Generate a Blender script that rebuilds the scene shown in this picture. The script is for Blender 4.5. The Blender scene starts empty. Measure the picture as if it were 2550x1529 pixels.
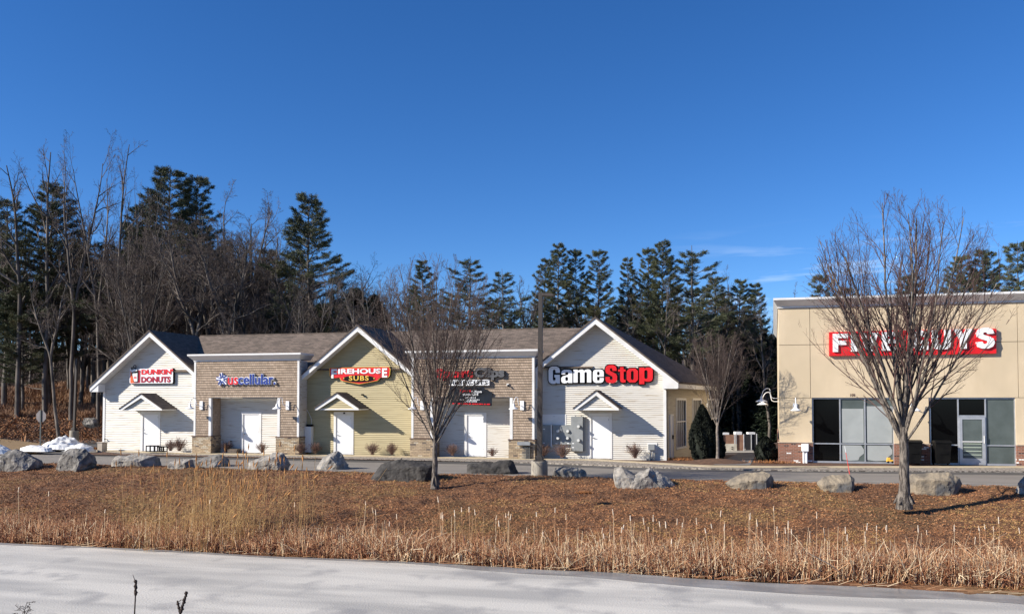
import bpy, bmesh, math, random
import numpy as np
from mathutils import Vector, Matrix, noise
rnd = random.Random(7)
nr = np.random.default_rng(11)
sc = bpy.context.scene
col = sc.collection
R = math.radians

# ------------------------------------------------------------------ camera, sky, sun, exposure
FPX, PITCH, YC, YAW = 2103.232, R(1.7128), 935.149, R(13.931)
CAM = (10.4815, -42.2559, 2.8547)
cd = bpy.data.cameras.new('camera'); cam = bpy.data.objects.new('camera', cd); col.objects.link(cam)
cam.location = CAM
cam.rotation_euler = (R(90) + PITCH, 0, YAW)
cd.sensor_width = 36; cd.lens = FPX/2550*36
cd.shift_y = (YC-764.5)/2550
cd.clip_start = .3; cd.clip_end = 2000
sc.camera = cam
SUN = Vector((-1.6, -1.0, 1.04)).normalized()
sl = bpy.data.lights.new('sun', 'SUN'); so = bpy.data.objects.new('sun', sl); col.objects.link(so)
sl.energy = 5.0; sl.angle = R(.5); sl.color = (1, .93, .82)
so.rotation_euler = SUN.to_track_quat('Z', 'Y').to_euler()
so.location = (-60, -40, 60)
wd = bpy.data.worlds.new('World'); sc.world = wd; wd.use_nodes = True
nt = wd.node_tree; nt.nodes.clear()
def N(nt, t, **kw):
    n = nt.nodes.new(t)
    for k, v in kw.items(): setattr(n, k, v)
    return n
sky = N(nt, 'ShaderNodeTexSky', sky_type='NISHITA', sun_disc=False)
sky.sun_elevation = math.asin(SUN.z); sky.sun_rotation = math.atan2(SUN.x, SUN.y)
sky.altitude = 2200; sky.air_density = 1.0; sky.dust_density = 0.15; sky.ozone_density = 5.0
hs = N(nt, 'ShaderNodeHueSaturation'); hs.inputs['Saturation'].default_value = 1.20; hs.inputs['Hue'].default_value = .507
# thin cirrus low over the wood
tc = N(nt, 'ShaderNodeTexCoord'); mp = N(nt, 'ShaderNodeMapping'); mp.inputs['Scale'].default_value = (3, 3, 26)
mp.inputs['Rotation'].default_value = (0, R(3), 0)
nz = N(nt, 'ShaderNodeTexNoise'); nz.inputs['Scale'].default_value = 2.4; nz.inputs['Detail'].default_value = 6
cr = N(nt, 'ShaderNodeValToRGB'); cr.color_ramp.elements[0].position = .55; cr.color_ramp.elements[1].position = .80
sep = N(nt, 'ShaderNodeSeparateXYZ')
mz = N(nt, 'ShaderNodeMapRange'); mz.inputs['From Min'].default_value = .20; mz.inputs['From Max'].default_value = .10
mx = N(nt, 'ShaderNodeMapRange'); mx.inputs['From Min'].default_value = -.08; mx.inputs['From Max'].default_value = .08
mul = N(nt, 'ShaderNodeMath', operation='MULTIPLY'); mul2 = N(nt, 'ShaderNodeMath', operation='MULTIPLY')
mixc = N(nt, 'ShaderNodeMixRGB'); mixc.inputs[2].default_value = (7.5, 8.2, 9.0, 1)
bg = N(nt, 'ShaderNodeBackground'); bg.inputs[1].default_value = .098
wo = N(nt, 'ShaderNodeOutputWorld')
lk = nt.links.new
lk(sky.outputs[0], hs.inputs['Color']); lk(tc.outputs['Generated'], mp.inputs[0]); lk(mp.outputs[0], nz.inputs['Vector'])
lk(nz.outputs[0], cr.inputs[0]); lk(tc.outputs['Generated'], sep.inputs[0]); lk(sep.outputs[2], mz.inputs[0]); lk(sep.outputs[0], mx.inputs[0])
lk(cr.outputs[0], mul.inputs[0]); lk(mz.outputs[0], mul.inputs[1]); lk(mul.outputs[0], mul2.inputs[0]); lk(mx.outputs[0], mul2.inputs[1])
lk(mul2.outputs[0], mixc.inputs[0]); lk(hs.outputs[0], mixc.inputs[1]); lk(mixc.outputs[0], bg.inputs[0]); lk(bg.outputs[0], wo.inputs[0])
sc.view_settings.view_transform = 'Standard'; sc.view_settings.look = 'None'
sc.view_settings.exposure = .68; sc.view_settings.gamma = 1
sc.render.engine = 'CYCLES'

# ------------------------------------------------------------------ picture point -> point on a real plane
cY, sY = math.cos(YAW), math.sin(YAW)
def ray(x, y):
    u = (x-1275)/FPX; v = -(y-YC)/FPX
    yy = math.cos(PITCH)-v*math.sin(PITCH); zz = math.sin(PITCH)+v*math.cos(PITCH)
    return (u*cY-yy*sY, u*sY+yy*cY, zz)
def onY(x, y, d=0.):
    r = ray(x, y); t = (d-CAM[1])/r[1]; return (CAM[0]+t*r[0], CAM[2]+t*r[2])
def onZ(x, y, z=0.):
    r = ray(x, y); t = (z-CAM[2])/r[2]; return (CAM[0]+t*r[0], CAM[1]+t*r[1])
def atD(x, depth):           # ground position on the sight line of column x at a given depth
    r = ray(x, 998); return (CAM[0]+depth*r[0], CAM[1]+depth*r[1])
def zat(y, depth): return CAM[2]+(998-y)/FPX*depth
def depth_of(X, Y): return -(X-CAM[0])*sY+(Y-CAM[1])*cY

# ------------------------------------------------------------------ materials
MATS = {}
def mat(name, c, c2=None, scale=3., rough=.8, bump=0., bscale=30., stretch=(1, 1, 1), lo=.4, hi=.6, metal=0., spec=.4, detail=5., c3=None, s3=.8, lo3=.5, hi3=.7):
    if name in MATS: return MATS[name]
    m = bpy.data.materials.new(name); m.use_nodes = True; nt = m.node_tree
    b = nt.nodes['Principled BSDF']; lk = nt.links.new
    b.inputs['Roughness'].default_value = rough; b.inputs['Metallic'].default_value = metal
    b.inputs['Specular IOR Level'].default_value = spec
    b.inputs['Base Color'].default_value = (*c, 1)
    tc = N(nt, 'ShaderNodeTexCoord')
    if c2 is not None:
        mp = N(nt, 'ShaderNodeMapping'); mp.inputs['Scale'].default_value = stretch
        n = N(nt, 'ShaderNodeTexNoise'); n.inputs['Scale'].default_value = scale; n.inputs['Detail'].default_value = detail
        r = N(nt, 'ShaderNodeMapRange'); r.inputs['From Min'].default_value = lo; r.inputs['From Max'].default_value = hi
        mx = N(nt, 'ShaderNodeMixRGB'); mx.inputs[1].default_value = (*c, 1); mx.inputs[2].default_value = (*c2, 1)
        lk(tc.outputs['Object'], mp.inputs[0]); lk(mp.outputs[0], n.inputs['Vector']); lk(n.outputs[0], r.inputs[0]); lk(r.outputs[0], mx.inputs[0])
        out = mx.outputs[0]
        if c3 is not None:
            n3 = N(nt, 'ShaderNodeTexNoise'); n3.inputs['Scale'].default_value = s3; n3.inputs['Detail'].default_value = 4
            r3 = N(nt, 'ShaderNodeMapRange'); r3.inputs['From Min'].default_value = lo3; r3.inputs['From Max'].default_value = hi3
            m3 = N(nt, 'ShaderNodeMixRGB'); m3.inputs[2].default_value = (*c3, 1)
            lk(tc.outputs['Object'], n3.inputs['Vector']); lk(n3.outputs[0], r3.inputs[0]); lk(r3.outputs[0], m3.inputs[0]); lk(out, m3.inputs[1])
            out = m3.outputs[0]
        lk(out, b.inputs['Base Color'])
    if bump:
        nb = N(nt, 'ShaderNodeTexNoise'); nb.inputs['Scale'].default_value = bscale; nb.inputs['Detail'].default_value = 6
        bp = N(nt, 'ShaderNodeBump'); bp.inputs['Strength'].default_value = min(1, bump); bp.inputs['Distance'].default_value = .02*max(1, bump)
        lk(tc.outputs['Object'], nb.inputs['Vector']); lk(nb.outputs[0], bp.inputs['Height']); lk(bp.outputs[0], b.inputs['Normal'])
    MATS[name] = m; return m
def brickmat(name, c1, c2, mortar, bw, bh, msize=.006, rough=.85, axis='XZ', c3=None, bump=.5, bias=0., offs=.5, squash=1., spots=None, zoff=0.):
    m = bpy.data.materials.new(name); m.use_nodes = True; nt = m.node_tree; lk = nt.links.new
    b = nt.nodes['Principled BSDF']; b.inputs['Roughness'].default_value = rough; b.inputs['Specular IOR Level'].default_value = .25
    tc = N(nt, 'ShaderNodeTexCoord'); s = N(nt, 'ShaderNodeSeparateXYZ'); cmb = N(nt, 'ShaderNodeCombineXYZ')
    lk(tc.outputs['Object'], s.inputs[0])
    if axis == 'XZ':
        ad = N(nt, 'ShaderNodeMath', operation='ADD'); lk(s.outputs[0], ad.inputs[0]); lk(s.outputs[1], ad.inputs[1]); lk(ad.outputs[0], cmb.inputs[0]); lk(s.outputs[2], cmb.inputs[1])
    elif axis == 'XY': lk(s.outputs[0], cmb.inputs[0]); lk(s.outputs[2], cmb.inputs[1])
    elif axis == 'YZ': lk(s.outputs[1], cmb.inputs[0]); lk(s.outputs[2], cmb.inputs[1])
    if zoff:
        so_ = N(nt, 'ShaderNodeVectorMath', operation='SUBTRACT'); so_.inputs[1].default_value = (0, zoff, 0); lk(cmb.outputs[0], so_.inputs[0]); cmb = so_
    br = N(nt, 'ShaderNodeTexBrick'); br.offset = offs; br.squash = squash
    br.inputs['Color1'].default_value = (*c1, 1); br.inputs['Color2'].default_value = (*c2, 1); br.inputs['Mortar'].default_value = (*mortar, 1)
    br.inputs['Scale'].default_value = 1; br.inputs['Mortar Size'].default_value = msize; br.inputs['Brick Width'].default_value = bw; br.inputs['Row Height'].default_value = bh
    br.inputs['Bias'].default_value = bias
    lk(cmb.outputs[0], br.inputs['Vector'])
    n = N(nt, 'ShaderNodeTexNoise'); n.inputs['Scale'].default_value = 1.3; n.inputs['Detail'].default_value = 6
    lk(tc.outputs['Object'], n.inputs['Vector'])
    mr = N(nt, 'ShaderNodeMapRange'); mr.inputs['To Min'].default_value = .72; mr.inputs['To Max'].default_value = 1.25
    lk(n.outputs[0], mr.inputs[0])
    mm = N(nt, 'ShaderNodeMixRGB', blend_type='MULTIPLY'); mm.inputs[0].default_value = 1
    lk(br.outputs['Color'], mm.inputs[1]); lk(mr.outputs[0], mm.inputs[2])
    out = mm.outputs[0]
    if spots:
        # some bricks painted another colour: white-noise per brick cell
        mulv = N(nt, 'ShaderNodeVectorMath', operation='DIVIDE'); mulv.inputs[1].default_value = (bw, bh, 1)
        fl = N(nt, 'ShaderNodeVectorMath', operation='FLOOR'); wn = N(nt, 'ShaderNodeTexWhiteNoise', noise_dimensions='2D')
        sx = N(nt, 'ShaderNodeSeparateXYZ'); md = N(nt, 'ShaderNodeMath', operation='FLOORED_MODULO'); md.inputs[1].default_value = 2
        fy = N(nt, 'ShaderNodeMath', operation='FLOOR'); hf = N(nt, 'ShaderNodeMath', operation='MULTIPLY'); hf.inputs[1].default_value = .5
        ax = N(nt, 'ShaderNodeMath', operation='ADD'); cb = N(nt, 'ShaderNodeCombineXYZ')
        lk(cmb.outputs[0], mulv.inputs[0]); lk(mulv.outputs[0], sx.inputs[0]); lk(sx.outputs[1], fy.inputs[0]); lk(fy.outputs[0], md.inputs[0]); lk(md.outputs[0], hf.inputs[0])
        sb = N(nt, 'ShaderNodeMath', operation='SUBTRACT'); lk(sx.outputs[0], ax.inputs[0]); lk(hf.outputs[0], ax.inputs[1])
        lk(ax.outputs[0], cb.inputs[0]); lk(sx.outputs[1], cb.inputs[1]); lk(cb.outputs[0], fl.inputs[0]); lk(fl.outputs[0], wn.inputs['Vector'])
        for thr_lo, colr in spots:
            gt = N(nt, 'ShaderNodeMath', operation='GREATER_THAN'); gt.inputs[1].default_value = thr_lo
            nm = N(nt, 'ShaderNodeMath', operation='SUBTRACT'); nm.inputs[0].default_value = 1
            mu = N(nt, 'ShaderNodeMath', operation='MULTIPLY')
            mc = N(nt, 'ShaderNodeMixRGB'); mc.inputs[2].default_value = (*colr, 1)
            lk(wn.outputs[0], gt.inputs[0]); lk(br.outputs['Fac'], nm.inputs[1]); lk(gt.outputs[0], mu.inputs[0]); lk(nm.outputs[0], mu.inputs[1])
            lk(mu.outputs[0], mc.inputs[0]); lk(out, mc.inputs[1]); out = mc.outputs[0]
    lk(out, b.inputs['Base Color'])
    inv = N(nt, 'ShaderNodeMath', operation='SUBTRACT'); inv.inputs[0].default_value = 1; lk(br.outputs['Fac'], inv.inputs[1])
    n2 = N(nt, 'ShaderNodeTexNoise'); n2.inputs['Scale'].default_value = 25; lk(tc.outputs['Object'], n2.inputs['Vector'])
    ad2 = N(nt, 'ShaderNodeMath', operation='ADD'); lk(inv.outputs[0], ad2.inputs[0]); lk(n2.outputs[0], ad2.inputs[1])
    bp = N(nt, 'ShaderNodeBump'); bp.inputs['Strength'].default_value = bump; bp.inputs['Distance'].default_value = .015
    lk(ad2.outputs[0], bp.inputs['Height']); lk(bp.outputs[0], b.inputs['Normal'])
    return m
WHITE_SID = mat('white_siding', (.62, .59, .53), (.40, .31, .20), 2.2, .55, .05, 60, (.5, 1, 9), .56, .70)
YEL_SID = mat('yellow_siding', (.46, .385, .215), (.35, .285, .15), 2., .55, .05, 60, (.5, 1, 9), .45, .75)
BEIGE_SID = mat('side_siding', (.50, .445, .35), (.38, .32, .24), 2., .6, .05, 60, (1, .5, 9), .5, .75)
TRIM = mat('white_trim', (.72, .71, .69), (.62, .60, .56), 1.5, .5, .03, 40, lo=.5, hi=.8)
SHADE_TRIM = mat('grey_trim', (.42, .42, .43), (.36, .36, .37), 2, .5)
DOORW = mat('door_white', (.80, .80, .80), (.72, .72, .71), 1.2, .45, .02, 30, lo=.5, hi=.8)
DARK_ROOF = brickmat('dark_shingle', (.030, .030, .036), (.055, .052, .055), (.012, .012, .014), .30, .10, .004, .95, 'YZ', bump=.6)
BROWN_ROOF = brickmat('brown_shingle', (.30, .235, .185), (.16, .125, .105), (.06, .05, .045), .28, .085, .004, .95, 'XY', bump=.6)
CEDAR = brickmat('cedar_shingle', (.41, .315, .235), (.29, .22, .16), (.12, .09, .07), .125, (5.08-.9)/31, .004, .85, 'XZ', bump=.25, offs=.37, zoff=.9)
STONE = brickmat('ledge_stone', (.50, .38, .25), (.32, .245, .165), (.12, .095, .07), .23, .085, .006, .9, 'XZ', bump=1., spots=[(.82, (.52, .45, .34)), (.93, (.16, .13, .11))])
BRICK = brickmat('red_brick', (.29, .115, .07), (.20, .085, .055), (.30, .26, .22), .215, .072, .006, .85, 'XZ', bump=.6, spots=[(.90, (.07, .03, .03)), (.955, (.80, .78, .74))])
EIFS = mat('tan_stucco', (.63, .51, .35), (.55, .44, .295), 1.6, .9, .35, 140, (1, 1, .35), lo=.42, hi=.75, detail=8, c3=(.56, .455, .31), s3=.35, lo3=.5, hi3=.65)
METALG = mat('grey_metal', (.32, .33, .34), (.26, .27, .28), 3, .45, metal=.3)
ALU = mat('aluminium_frame', (.50, .51, .53), (.42, .43, .45), 3, .4, metal=.5)
BLACK = mat('black_plastic', (.004, .004, .0045), (.007, .007, .007), 3, .6, spec=.12)
DGREY = mat('sign_grey', (.10, .10, .105), None, rough=.5)
RED = mat('sign_red', (.72, .015, .02), (.62, .012, .016), 2, .4)
ORANGE = mat('sign_orange', (.85, .12, .03), None, rough=.4)
MAROON = mat('sign_maroon', (.35, .008, .03), None, rough=.4)
BLUE = mat('sign_blue', (.02, .05, .28), None, rough=.4)
SWHITE = mat('sign_white', (.82, .82, .82), None, rough=.4)
SYEL = mat('sign_yellow', (.80, .50, .08), None, rough=.4)
CONC = mat('concrete', (.36, .33, .27), (.24, .21, .17), 3, .9, .4, 40, (1, 1, .4))
BRONZE = mat('bronze_pole', (.055, .045, .04), (.035, .03, .028), 4, .6, stretch=(1, 1, .1))
SNOW = mat('snow_mat', (.74, .74, .73), (.50, .48, .44), 2.5, .7, .5, 12, lo=.55, hi=.75)
GLASSD = mat('dark_glass', (.003, .0035, .004), None, rough=.1, spec=.18)
FROST = mat('papered_glass', (.36, .38, .37), (.31, .33, .32), 1.5, .35, lo=.4, hi=.7)
FROSTD = mat('tinted_glass', (.10, .12, .115), (.065, .08, .075), 1.2, .25, lo=.4, hi=.7)
BRNP = mat('brown_panel', (.30, .17, .11), (.24, .13, .09), 3, .8)
BARK = mat('bark_grey', (.21, .18, .15), (.06, .05, .043), 16, .95, 2, 30, (1, 1, .22), .42, .58)
TWIG = mat('twig_brown', (.105, .075, .062), (.07, .05, .045), 4, .9)
BARKF = mat('forest_bark', (.165, .14, .12), (.045, .04, .035), .5, .95, .5, 12)
TWIGF = mat('forest_twig', (.12, .092, .08), (.07, .054, .047), .8, .95)
PINEB = mat('pine_bark', (.16, .138, .12), (.05, .043, .038), .6, .95)
PINEN = mat('pine_needles', (.105, .115, .055), (.050, .062, .030), .35, .7, c3=(.16, .125, .04), s3=.18, lo3=.55, hi3=.75)
HEMN = mat('hemlock_needles', (.022, .034, .016), (.012, .020, .010), .5, .8)
HEDGE = mat('arborvitae_leaf', (.011, .015, .008), (.006, .009, .005), 3, .85)
BUSH = mat('bush_twig', (.22, .13, .10), (.14, .085, .07), 5, .9)
BANK = mat('bank_soil', (.21, .10, .045), (.10, .048, .024), 1.6, .97, 1.5, 14, lo=.35, hi=.65, c3=(.15, .09, .035), s3=.25)
LIT = [mat('litter_tan', (.44, .225, .105), None, rough=.9), mat('litter_brown', (.29, .125, .052), None, rough=.9), mat('litter_dark', (.10, .05, .03), None, rough=.9), mat('litter_gold', (.36, .22, .085), None, rough=.9)]
REED = [mat('reed_tan', (.54, .31, .165), None, rough=.75), mat('reed_pale', (.74, .58, .38), None, rough=.7), mat('reed_brown', (.28, .12, .06), None, rough=.8)]
PLUME = mat('plume_orange', (.50, .25, .09), (.36, .17, .06), 6, .9)
PHRAG = mat('phragmites_stem', (.58, .37, .15), (.42, .26, .11), 3, .8)
CATT = mat('cattail_fluff', (.72, .62, .50), (.52, .38, .26), 6, .9)
ASPH = mat('asphalt_light', (.235, .21, .18), (.20, .18, .155), .7, .9, .4, 90, (.25, 1, 1))
ASPHD = mat('asphalt_dark', (.10, .093, .085), (.065, .06, .055), 1.2, .9, .5, 60, (.3, 1, 1))
GRAV = mat('gravel_mix', (.40, .35, .29), (.12, .10, .085), 9., .95, 1.5, 25, lo=.42, hi=.58)
WALK = mat('walk_concrete', (.52, .43, .28), (.44, .36, .24), 3, .85)
LAWN = mat('dry_lawn', (.26, .17, .08), (.18, .12, .06), 2, .95, 1, 20)
FOREST_FLOOR = mat('leaf_litter', (.125, .08, .055), (.045, .032, .026), .6, .97, 1.5, 6, lo=.35, hi=.65, c3=(.045, .035, .03), s3=.12, lo3=.45, hi3=.6)
MULCH = mat('mulch', (.14, .075, .045), (.08, .045, .03), 6, .95, 1.5, 20)
ICE = mat('pond_ice_mat', (.60, .57, .505), (.40, .385, .35), .55, .5, .6, 22, (.30, 1.8, 1), .40, .64, spec=.2, detail=9, c3=(.33, .32, .30), s3=.8, lo3=.54, hi3=.70)
WATER = mat('dark_water', (.012, .010, .008), None, rough=.08, spec=.6)
LAMPW = mat('lamp_white', (.82, .82, .82), None, rough=.35)
REDST = mat('marker_red', (.8, .06, .05), None, rough=.5)

# ------------------------------------------------------------------ mesh helpers
def tag(o, label=None, cat=None, group=None, kind=None):
    if label: o['label'] = label
    if cat: o['category'] = cat
    if group: o['group'] = group
    if kind: o['kind'] = kind
    return o
def empty(name, loc, label, cat, group=None):
    o = bpy.data.objects.new(name, None); col.objects.link(o); o.location = loc; o.empty_display_size = .2
    return tag(o, label, cat, group)
def wloc(o):
    v = Vector((0, 0, 0))
    while o is not None: v += o.location; o = o.parent
    return v
def link(name, me, m, parent=None, smooth=False):
    if m is not None:
        for q in (m if isinstance(m, (list, tuple)) else [m]): me.materials.append(q)
    if smooth: me.polygons.foreach_set('use_smooth', [True]*len(me.polygons))
    o = bpy.data.objects.new(name, me); col.objects.link(o)
    if parent is not None: o.parent = parent
    return o
class MB:
    def __init__(s): s.v = []; s.f = []; s.mi = []
    def face(s, pts, mi=0):
        n = len(s.v); s.v.extend(pts); s.f.append(tuple(range(n, n+len(pts)))); s.mi.append(mi)
    def box(s, x0, x1, y0, y1, z0, z1, mi=0):
        n = len(s.v)
        s.v += [(x0, y0, z0), (x1, y0, z0), (x1, y1, z0), (x0, y1, z0), (x0, y0, z1), (x1, y0, z1), (x1, y1, z1), (x0, y1, z1)]
        for f in ((0, 3, 2, 1), (4, 5, 6, 7), (0, 1, 5, 4), (1, 2, 6, 5), (2, 3, 7, 6), (3, 0, 4, 7)):
            s.f.append(tuple(n+i for i in f)); s.mi.append(mi)
        return s
    def prism(s, poly, y0, y1, mi=0, ax='Y'):    # poly in (x,z), counter-clockwise seen from -Y
        P = (lambda a, b, d: (a, d, b)) if ax == 'Y' else ((lambda a, b, d: (a, b, d)) if ax == 'Z' else (lambda a, b, d: (d, a, b)))
        n = len(poly); k = len(s.v)
        s.v += [P(a, b, y0) for a, b in poly]+[P(a, b, y1) for a, b in poly]
        s.f.append(tuple(k+i for i in range(n))); s.f.append(tuple(k+n+i for i in reversed(range(n)))); s.mi += [mi, mi]
        for i in range(n):
            j = (i+1) % n; s.f.append((k+i, k+n+i, k+n+j, k+j)); s.mi.append(mi)
        return s
    def cyl(s, p0, p1, r0, r1=None, n=12, mi=0):
        r1 = r0 if r1 is None else r1
        a = Vector(p0); b = Vector(p1); d = (b-a).normalized(); u = d.orthogonal().normalized(); w = d.cross(u); k = len(s.v)
        for p, r in ((a, r0), (b, r1)):
            for i in range(n):
                t = 2*math.pi*i/n; s.v.append(tuple(p+u*math.cos(t)*r+w*math.sin(t)*r))
        for i in range(n):
            j = (i+1) % n; s.f.append((k+i, k+j, k+n+j, k+n+i)); s.mi.append(mi)
        s.f.append(tuple(k+i for i in reversed(range(n)))); s.f.append(tuple(k+n+i for i in range(n))); s.mi += [mi, mi]
        return s
    def lathe(s, c, prof, n=16, mi=0):    # prof: (r, z) list, axis up
        k = len(s.v)
        for r, z in prof:
            for i in range(n):
                t = 2*math.pi*i/n; s.v.append((c[0]+r*math.cos(t), c[1]+r*math.sin(t), c[2]+z))
        for q in range(len(prof)-1):
            for i in range(n):
                j = (i+1) % n; s.f.append((k+q*n+i, k+q*n+j, k+(q+1)*n+j, k+(q+1)*n+i)); s.mi.append(mi)
        return s
    def tube(s, pts, r, n=8, mi=0):
        for a, b in zip(pts[:-1], pts[1:]): s.cyl(a, b, r, r, n, mi)
        return s
    def build(s, name, m, parent=None, smooth=False, bevel=0, origin=None):
        o0 = wloc(parent) if parent is not None else Vector(origin or (0, 0, 0))
        me = bpy.data.meshes.new(name)
        me.from_pydata([(a-o0.x, b-o0.y, c-o0.z) for a, b, c in s.v], [], s.f)
        me.polygons.foreach_set('material_index', s.mi)
        o = link(name, me, m, parent)
        if origin is not None: o.location = origin
        if bevel:
            md = o.modifiers.new('bevel', 'BEVEL'); md.width = bevel; md.segments = 2; md.limit_method = 'ANGLE'
        if smooth: me.polygons.foreach_set('use_smooth', [True]*len(me.polygons))
        return o
def npmesh(name, V, F, mi=None):
    me = bpy.data.meshes.new(name); V = np.asarray(V, np.float32); F = np.asarray(F, np.int32); k = F.shape[1]
    me.vertices.add(len(V)); me.vertices.foreach_set('co', V.ravel())
    me.loops.add(F.size); me.loops.foreach_set('vertex_index', F.ravel())
    me.polygons.add(len(F)); me.polygons.foreach_set('loop_start', np.arange(0, F.size, k, dtype=np.int32)); me.polygons.foreach_set('loop_total', np.full(len(F), k, np.int32))
    if mi is not None: me.polygons.foreach_set('material_index', np.asarray(mi, np.int32))
    me.update(calc_edges=True); return me
def segmesh(name, segs, n=4):
    A = np.array(segs, float); p0 = A[:, 0:3]; p1 = A[:, 3:6]; r0 = A[:, 6:7]; r1 = A[:, 7:8]
    d = p1-p0; L = np.linalg.norm(d, axis=1, keepdims=True)+1e-9; d /= L
    ref = np.where(np.abs(d[:, 2:3]) < .9, np.array([[0, 0, 1.]]), np.array([[1., 0, 0]]))
    u = np.cross(d, ref); u /= np.linalg.norm(u, axis=1, keepdims=True); w = np.cross(d, u)
    rings = []
    p1 = p1+d*r1*.6
    for p, r in ((p0, r0), (p1, r1)):
        for i in range(n):
            t = 2*math.pi*i/n; rings.append(p+(u*math.cos(t)+w*math.sin(t))*r)
    V = np.stack(rings, 1); M = len(A); base = np.arange(M)[:, None]*(2*n)
    F = []
    for i in range(n):
        j = (i+1) % n; F.append(np.concatenate([base+i, base+j, base+n+j, base+n+i], 1))
    F = np.stack(F, 1).reshape(-1, 4)
    return npmesh(name, V.reshape(-1, 3), F)
def cards(C, D, Wd, ln, wd):      # quads: centre C, long dir D, wide dir Wd
    a = D*ln[:, None]*.5; b = Wd*wd[:, None]*.5
    V = np.stack([C-a-b*.6, C-a*.1+(-b), C+a, C-a*.1+b], 1).reshape(-1, 3)
    F = np.arange(len(C)*4).reshape(-1, 4); return V, F
def unit(v): return v/(np.linalg.norm(v, axis=1, keepdims=True)+1e-9)

# ------------------------------------------------------------------ terrain
SHORE = -20.6
def sm(t): t = max(0, min(1, t)); return t*t*(3-2*t)
def H(X, Y):
    w = noise.noise(Vector((X*.12, Y*.12, 3)))*.12
    y0 = -9+1.0*sm((-X-4)/14)
    if Y < y0:
        if Y > -36:
            t = (y0-Y); crest = .12*sm(t/1.2)
            if t < 1.8: z = -.22+crest
            else: z = -.10-(t-1.8)*.1465*(11.6/(11.6+y0+9))
            z = max(z, -1.95)+w*sm((t-.5)/4)
            if Y < -31: z = max(z, -1.95+(-31-Y)*.45)
        else: z = .30+min(1.1, (-36-Y)*.3)
        return z
    dp = depth_of(X, Y); z = -.22
    if dp > 46:
        xc = (X-CAM[0])*cY+(Y-CAM[1])*sY; c_ = 1275+FPX*xc/dp; wv = sm((c_-1660)/70)*sm((2300-c_)/200)
        zh = (dp-64)*.20*sm((dp-64)/8)+w*8 if dp > 64 else 0
        zv = -1.35*min(1, (dp-46)/28)+(max(0, dp-84)*.22)
        z += zh*(1-wv)+zv*wv
    return min(z, 9+w*10)
def grid(name, m, x0, x1, nx, y0, y1, ny, zf, smooth=True):
    xs = np.linspace(x0, x1, nx); ys = np.linspace(y0, y1, ny)
    V = [(x, y, zf(x, y)) for y in ys for x in xs]
    i = np.arange(nx-1)[None, :]+np.arange(ny-1)[:, None]*nx; i = i.reshape(-1, 1)
    F = np.concatenate([i, i+1, i+nx+1, i+nx], 1)
    me = npmesh(name, V, F); return link(name, me, m, None, smooth)
def rough_bank(X, Y):
    z = H(X, Y)
    if Y > -9+1.0*sm((-X-4)/14): return -.3
    return z+noise.noise(Vector((X*1.3, Y*1.3, 0)))*.07+noise.noise(Vector((X*4, Y*4, 5)))*.055
tag(grid('bank_ground', BANK, -60, 50, 420, -24, -7.8, 96, rough_bank), kind='structure')
tag(grid('near_bank_ground', BANK, -60, 80, 90, -60, -24, 50, H), kind='structure')
tag(grid('ground', FOREST_FLOOR, -260, 200, 200, -8.95, 260, 160, H), kind='structure')
# far ground to the horizon
b = MB(); b.face([(-1500, -1500, -2.2), (1500, -1500, -2.2), (1500, 1800, -2.2), (-1500, 1800, -2.2)]); tag(b.build('far_ground', FOREST_FLOOR), kind='structure')
# pond
b = MB(); b.face([(-120, -70, -1.56), (120, -70, -1.56), (120, -17.5, -1.56), (-120, -17.5, -1.56)]); tag(b.build('pond_water', WATER), kind='structure')
b = MB(); xs = np.linspace(-120, 120, 481)
edge = [(x, SHORE-.05+.18*noise.noise(Vector((x*.25, 0, 0)))+.10*noise.noise(Vector((x*1.1, 4, 0)))-(.35 if x > 7 else 0)*sm((x-7)/4)) for x in xs]
b.prism([(-120, -70), (120, -70)]+[(x, y) for x, y in reversed(edge)], -1.55, -1.50, ax='Z'); tag(b.build('pond_ice', ICE), kind='structure')

edge_mat = MAT_EDGE = mat('grey_ice', (.30, .305, .30), (.20, .205, .205), 1.5, .3, .2, 6, (.5, 1.5, 1))  # darker, smoother grey strip along the ice edge, wider to the right
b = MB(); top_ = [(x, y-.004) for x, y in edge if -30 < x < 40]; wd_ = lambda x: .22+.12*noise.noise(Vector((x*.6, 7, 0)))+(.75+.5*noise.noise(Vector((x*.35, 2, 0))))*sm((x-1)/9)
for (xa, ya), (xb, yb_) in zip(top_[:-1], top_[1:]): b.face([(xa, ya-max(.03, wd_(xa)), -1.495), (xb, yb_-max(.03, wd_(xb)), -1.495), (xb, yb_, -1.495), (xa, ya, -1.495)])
tag(b.build('grey_ice_edge', edge_mat), kind='structure')

def ribbon(name, m, far, near, z, extra=0, kind='structure', zf=None):
    """strip between two picture polylines, laid on the level z"""
    b = MB(); n = 60
    def samp(pl):
        xs = [p[0] for p in pl]; ys = [p[1] for p in pl]
        out = []
        for i in range(n+1):
            x = xs[0]+(xs[-1]-xs[0])*i/n; out.append(onZ(x, float(np.interp(x, xs, ys)), z))
        return out
    A = samp(far); B = samp(near)
    for i in range(n):
        q = [(*B[i], z), (*B[i+1], z), (*A[i+1], z), (*A[i], z)]
        b.face(q)
        if extra: b.face([(B[i][0], B[i][1], z-extra), (B[i+1][0], B[i+1][1], z-extra), (*B[i+1], z), (*B[i], z)])
    return tag(b.build(name, m), kind=kind)
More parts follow.
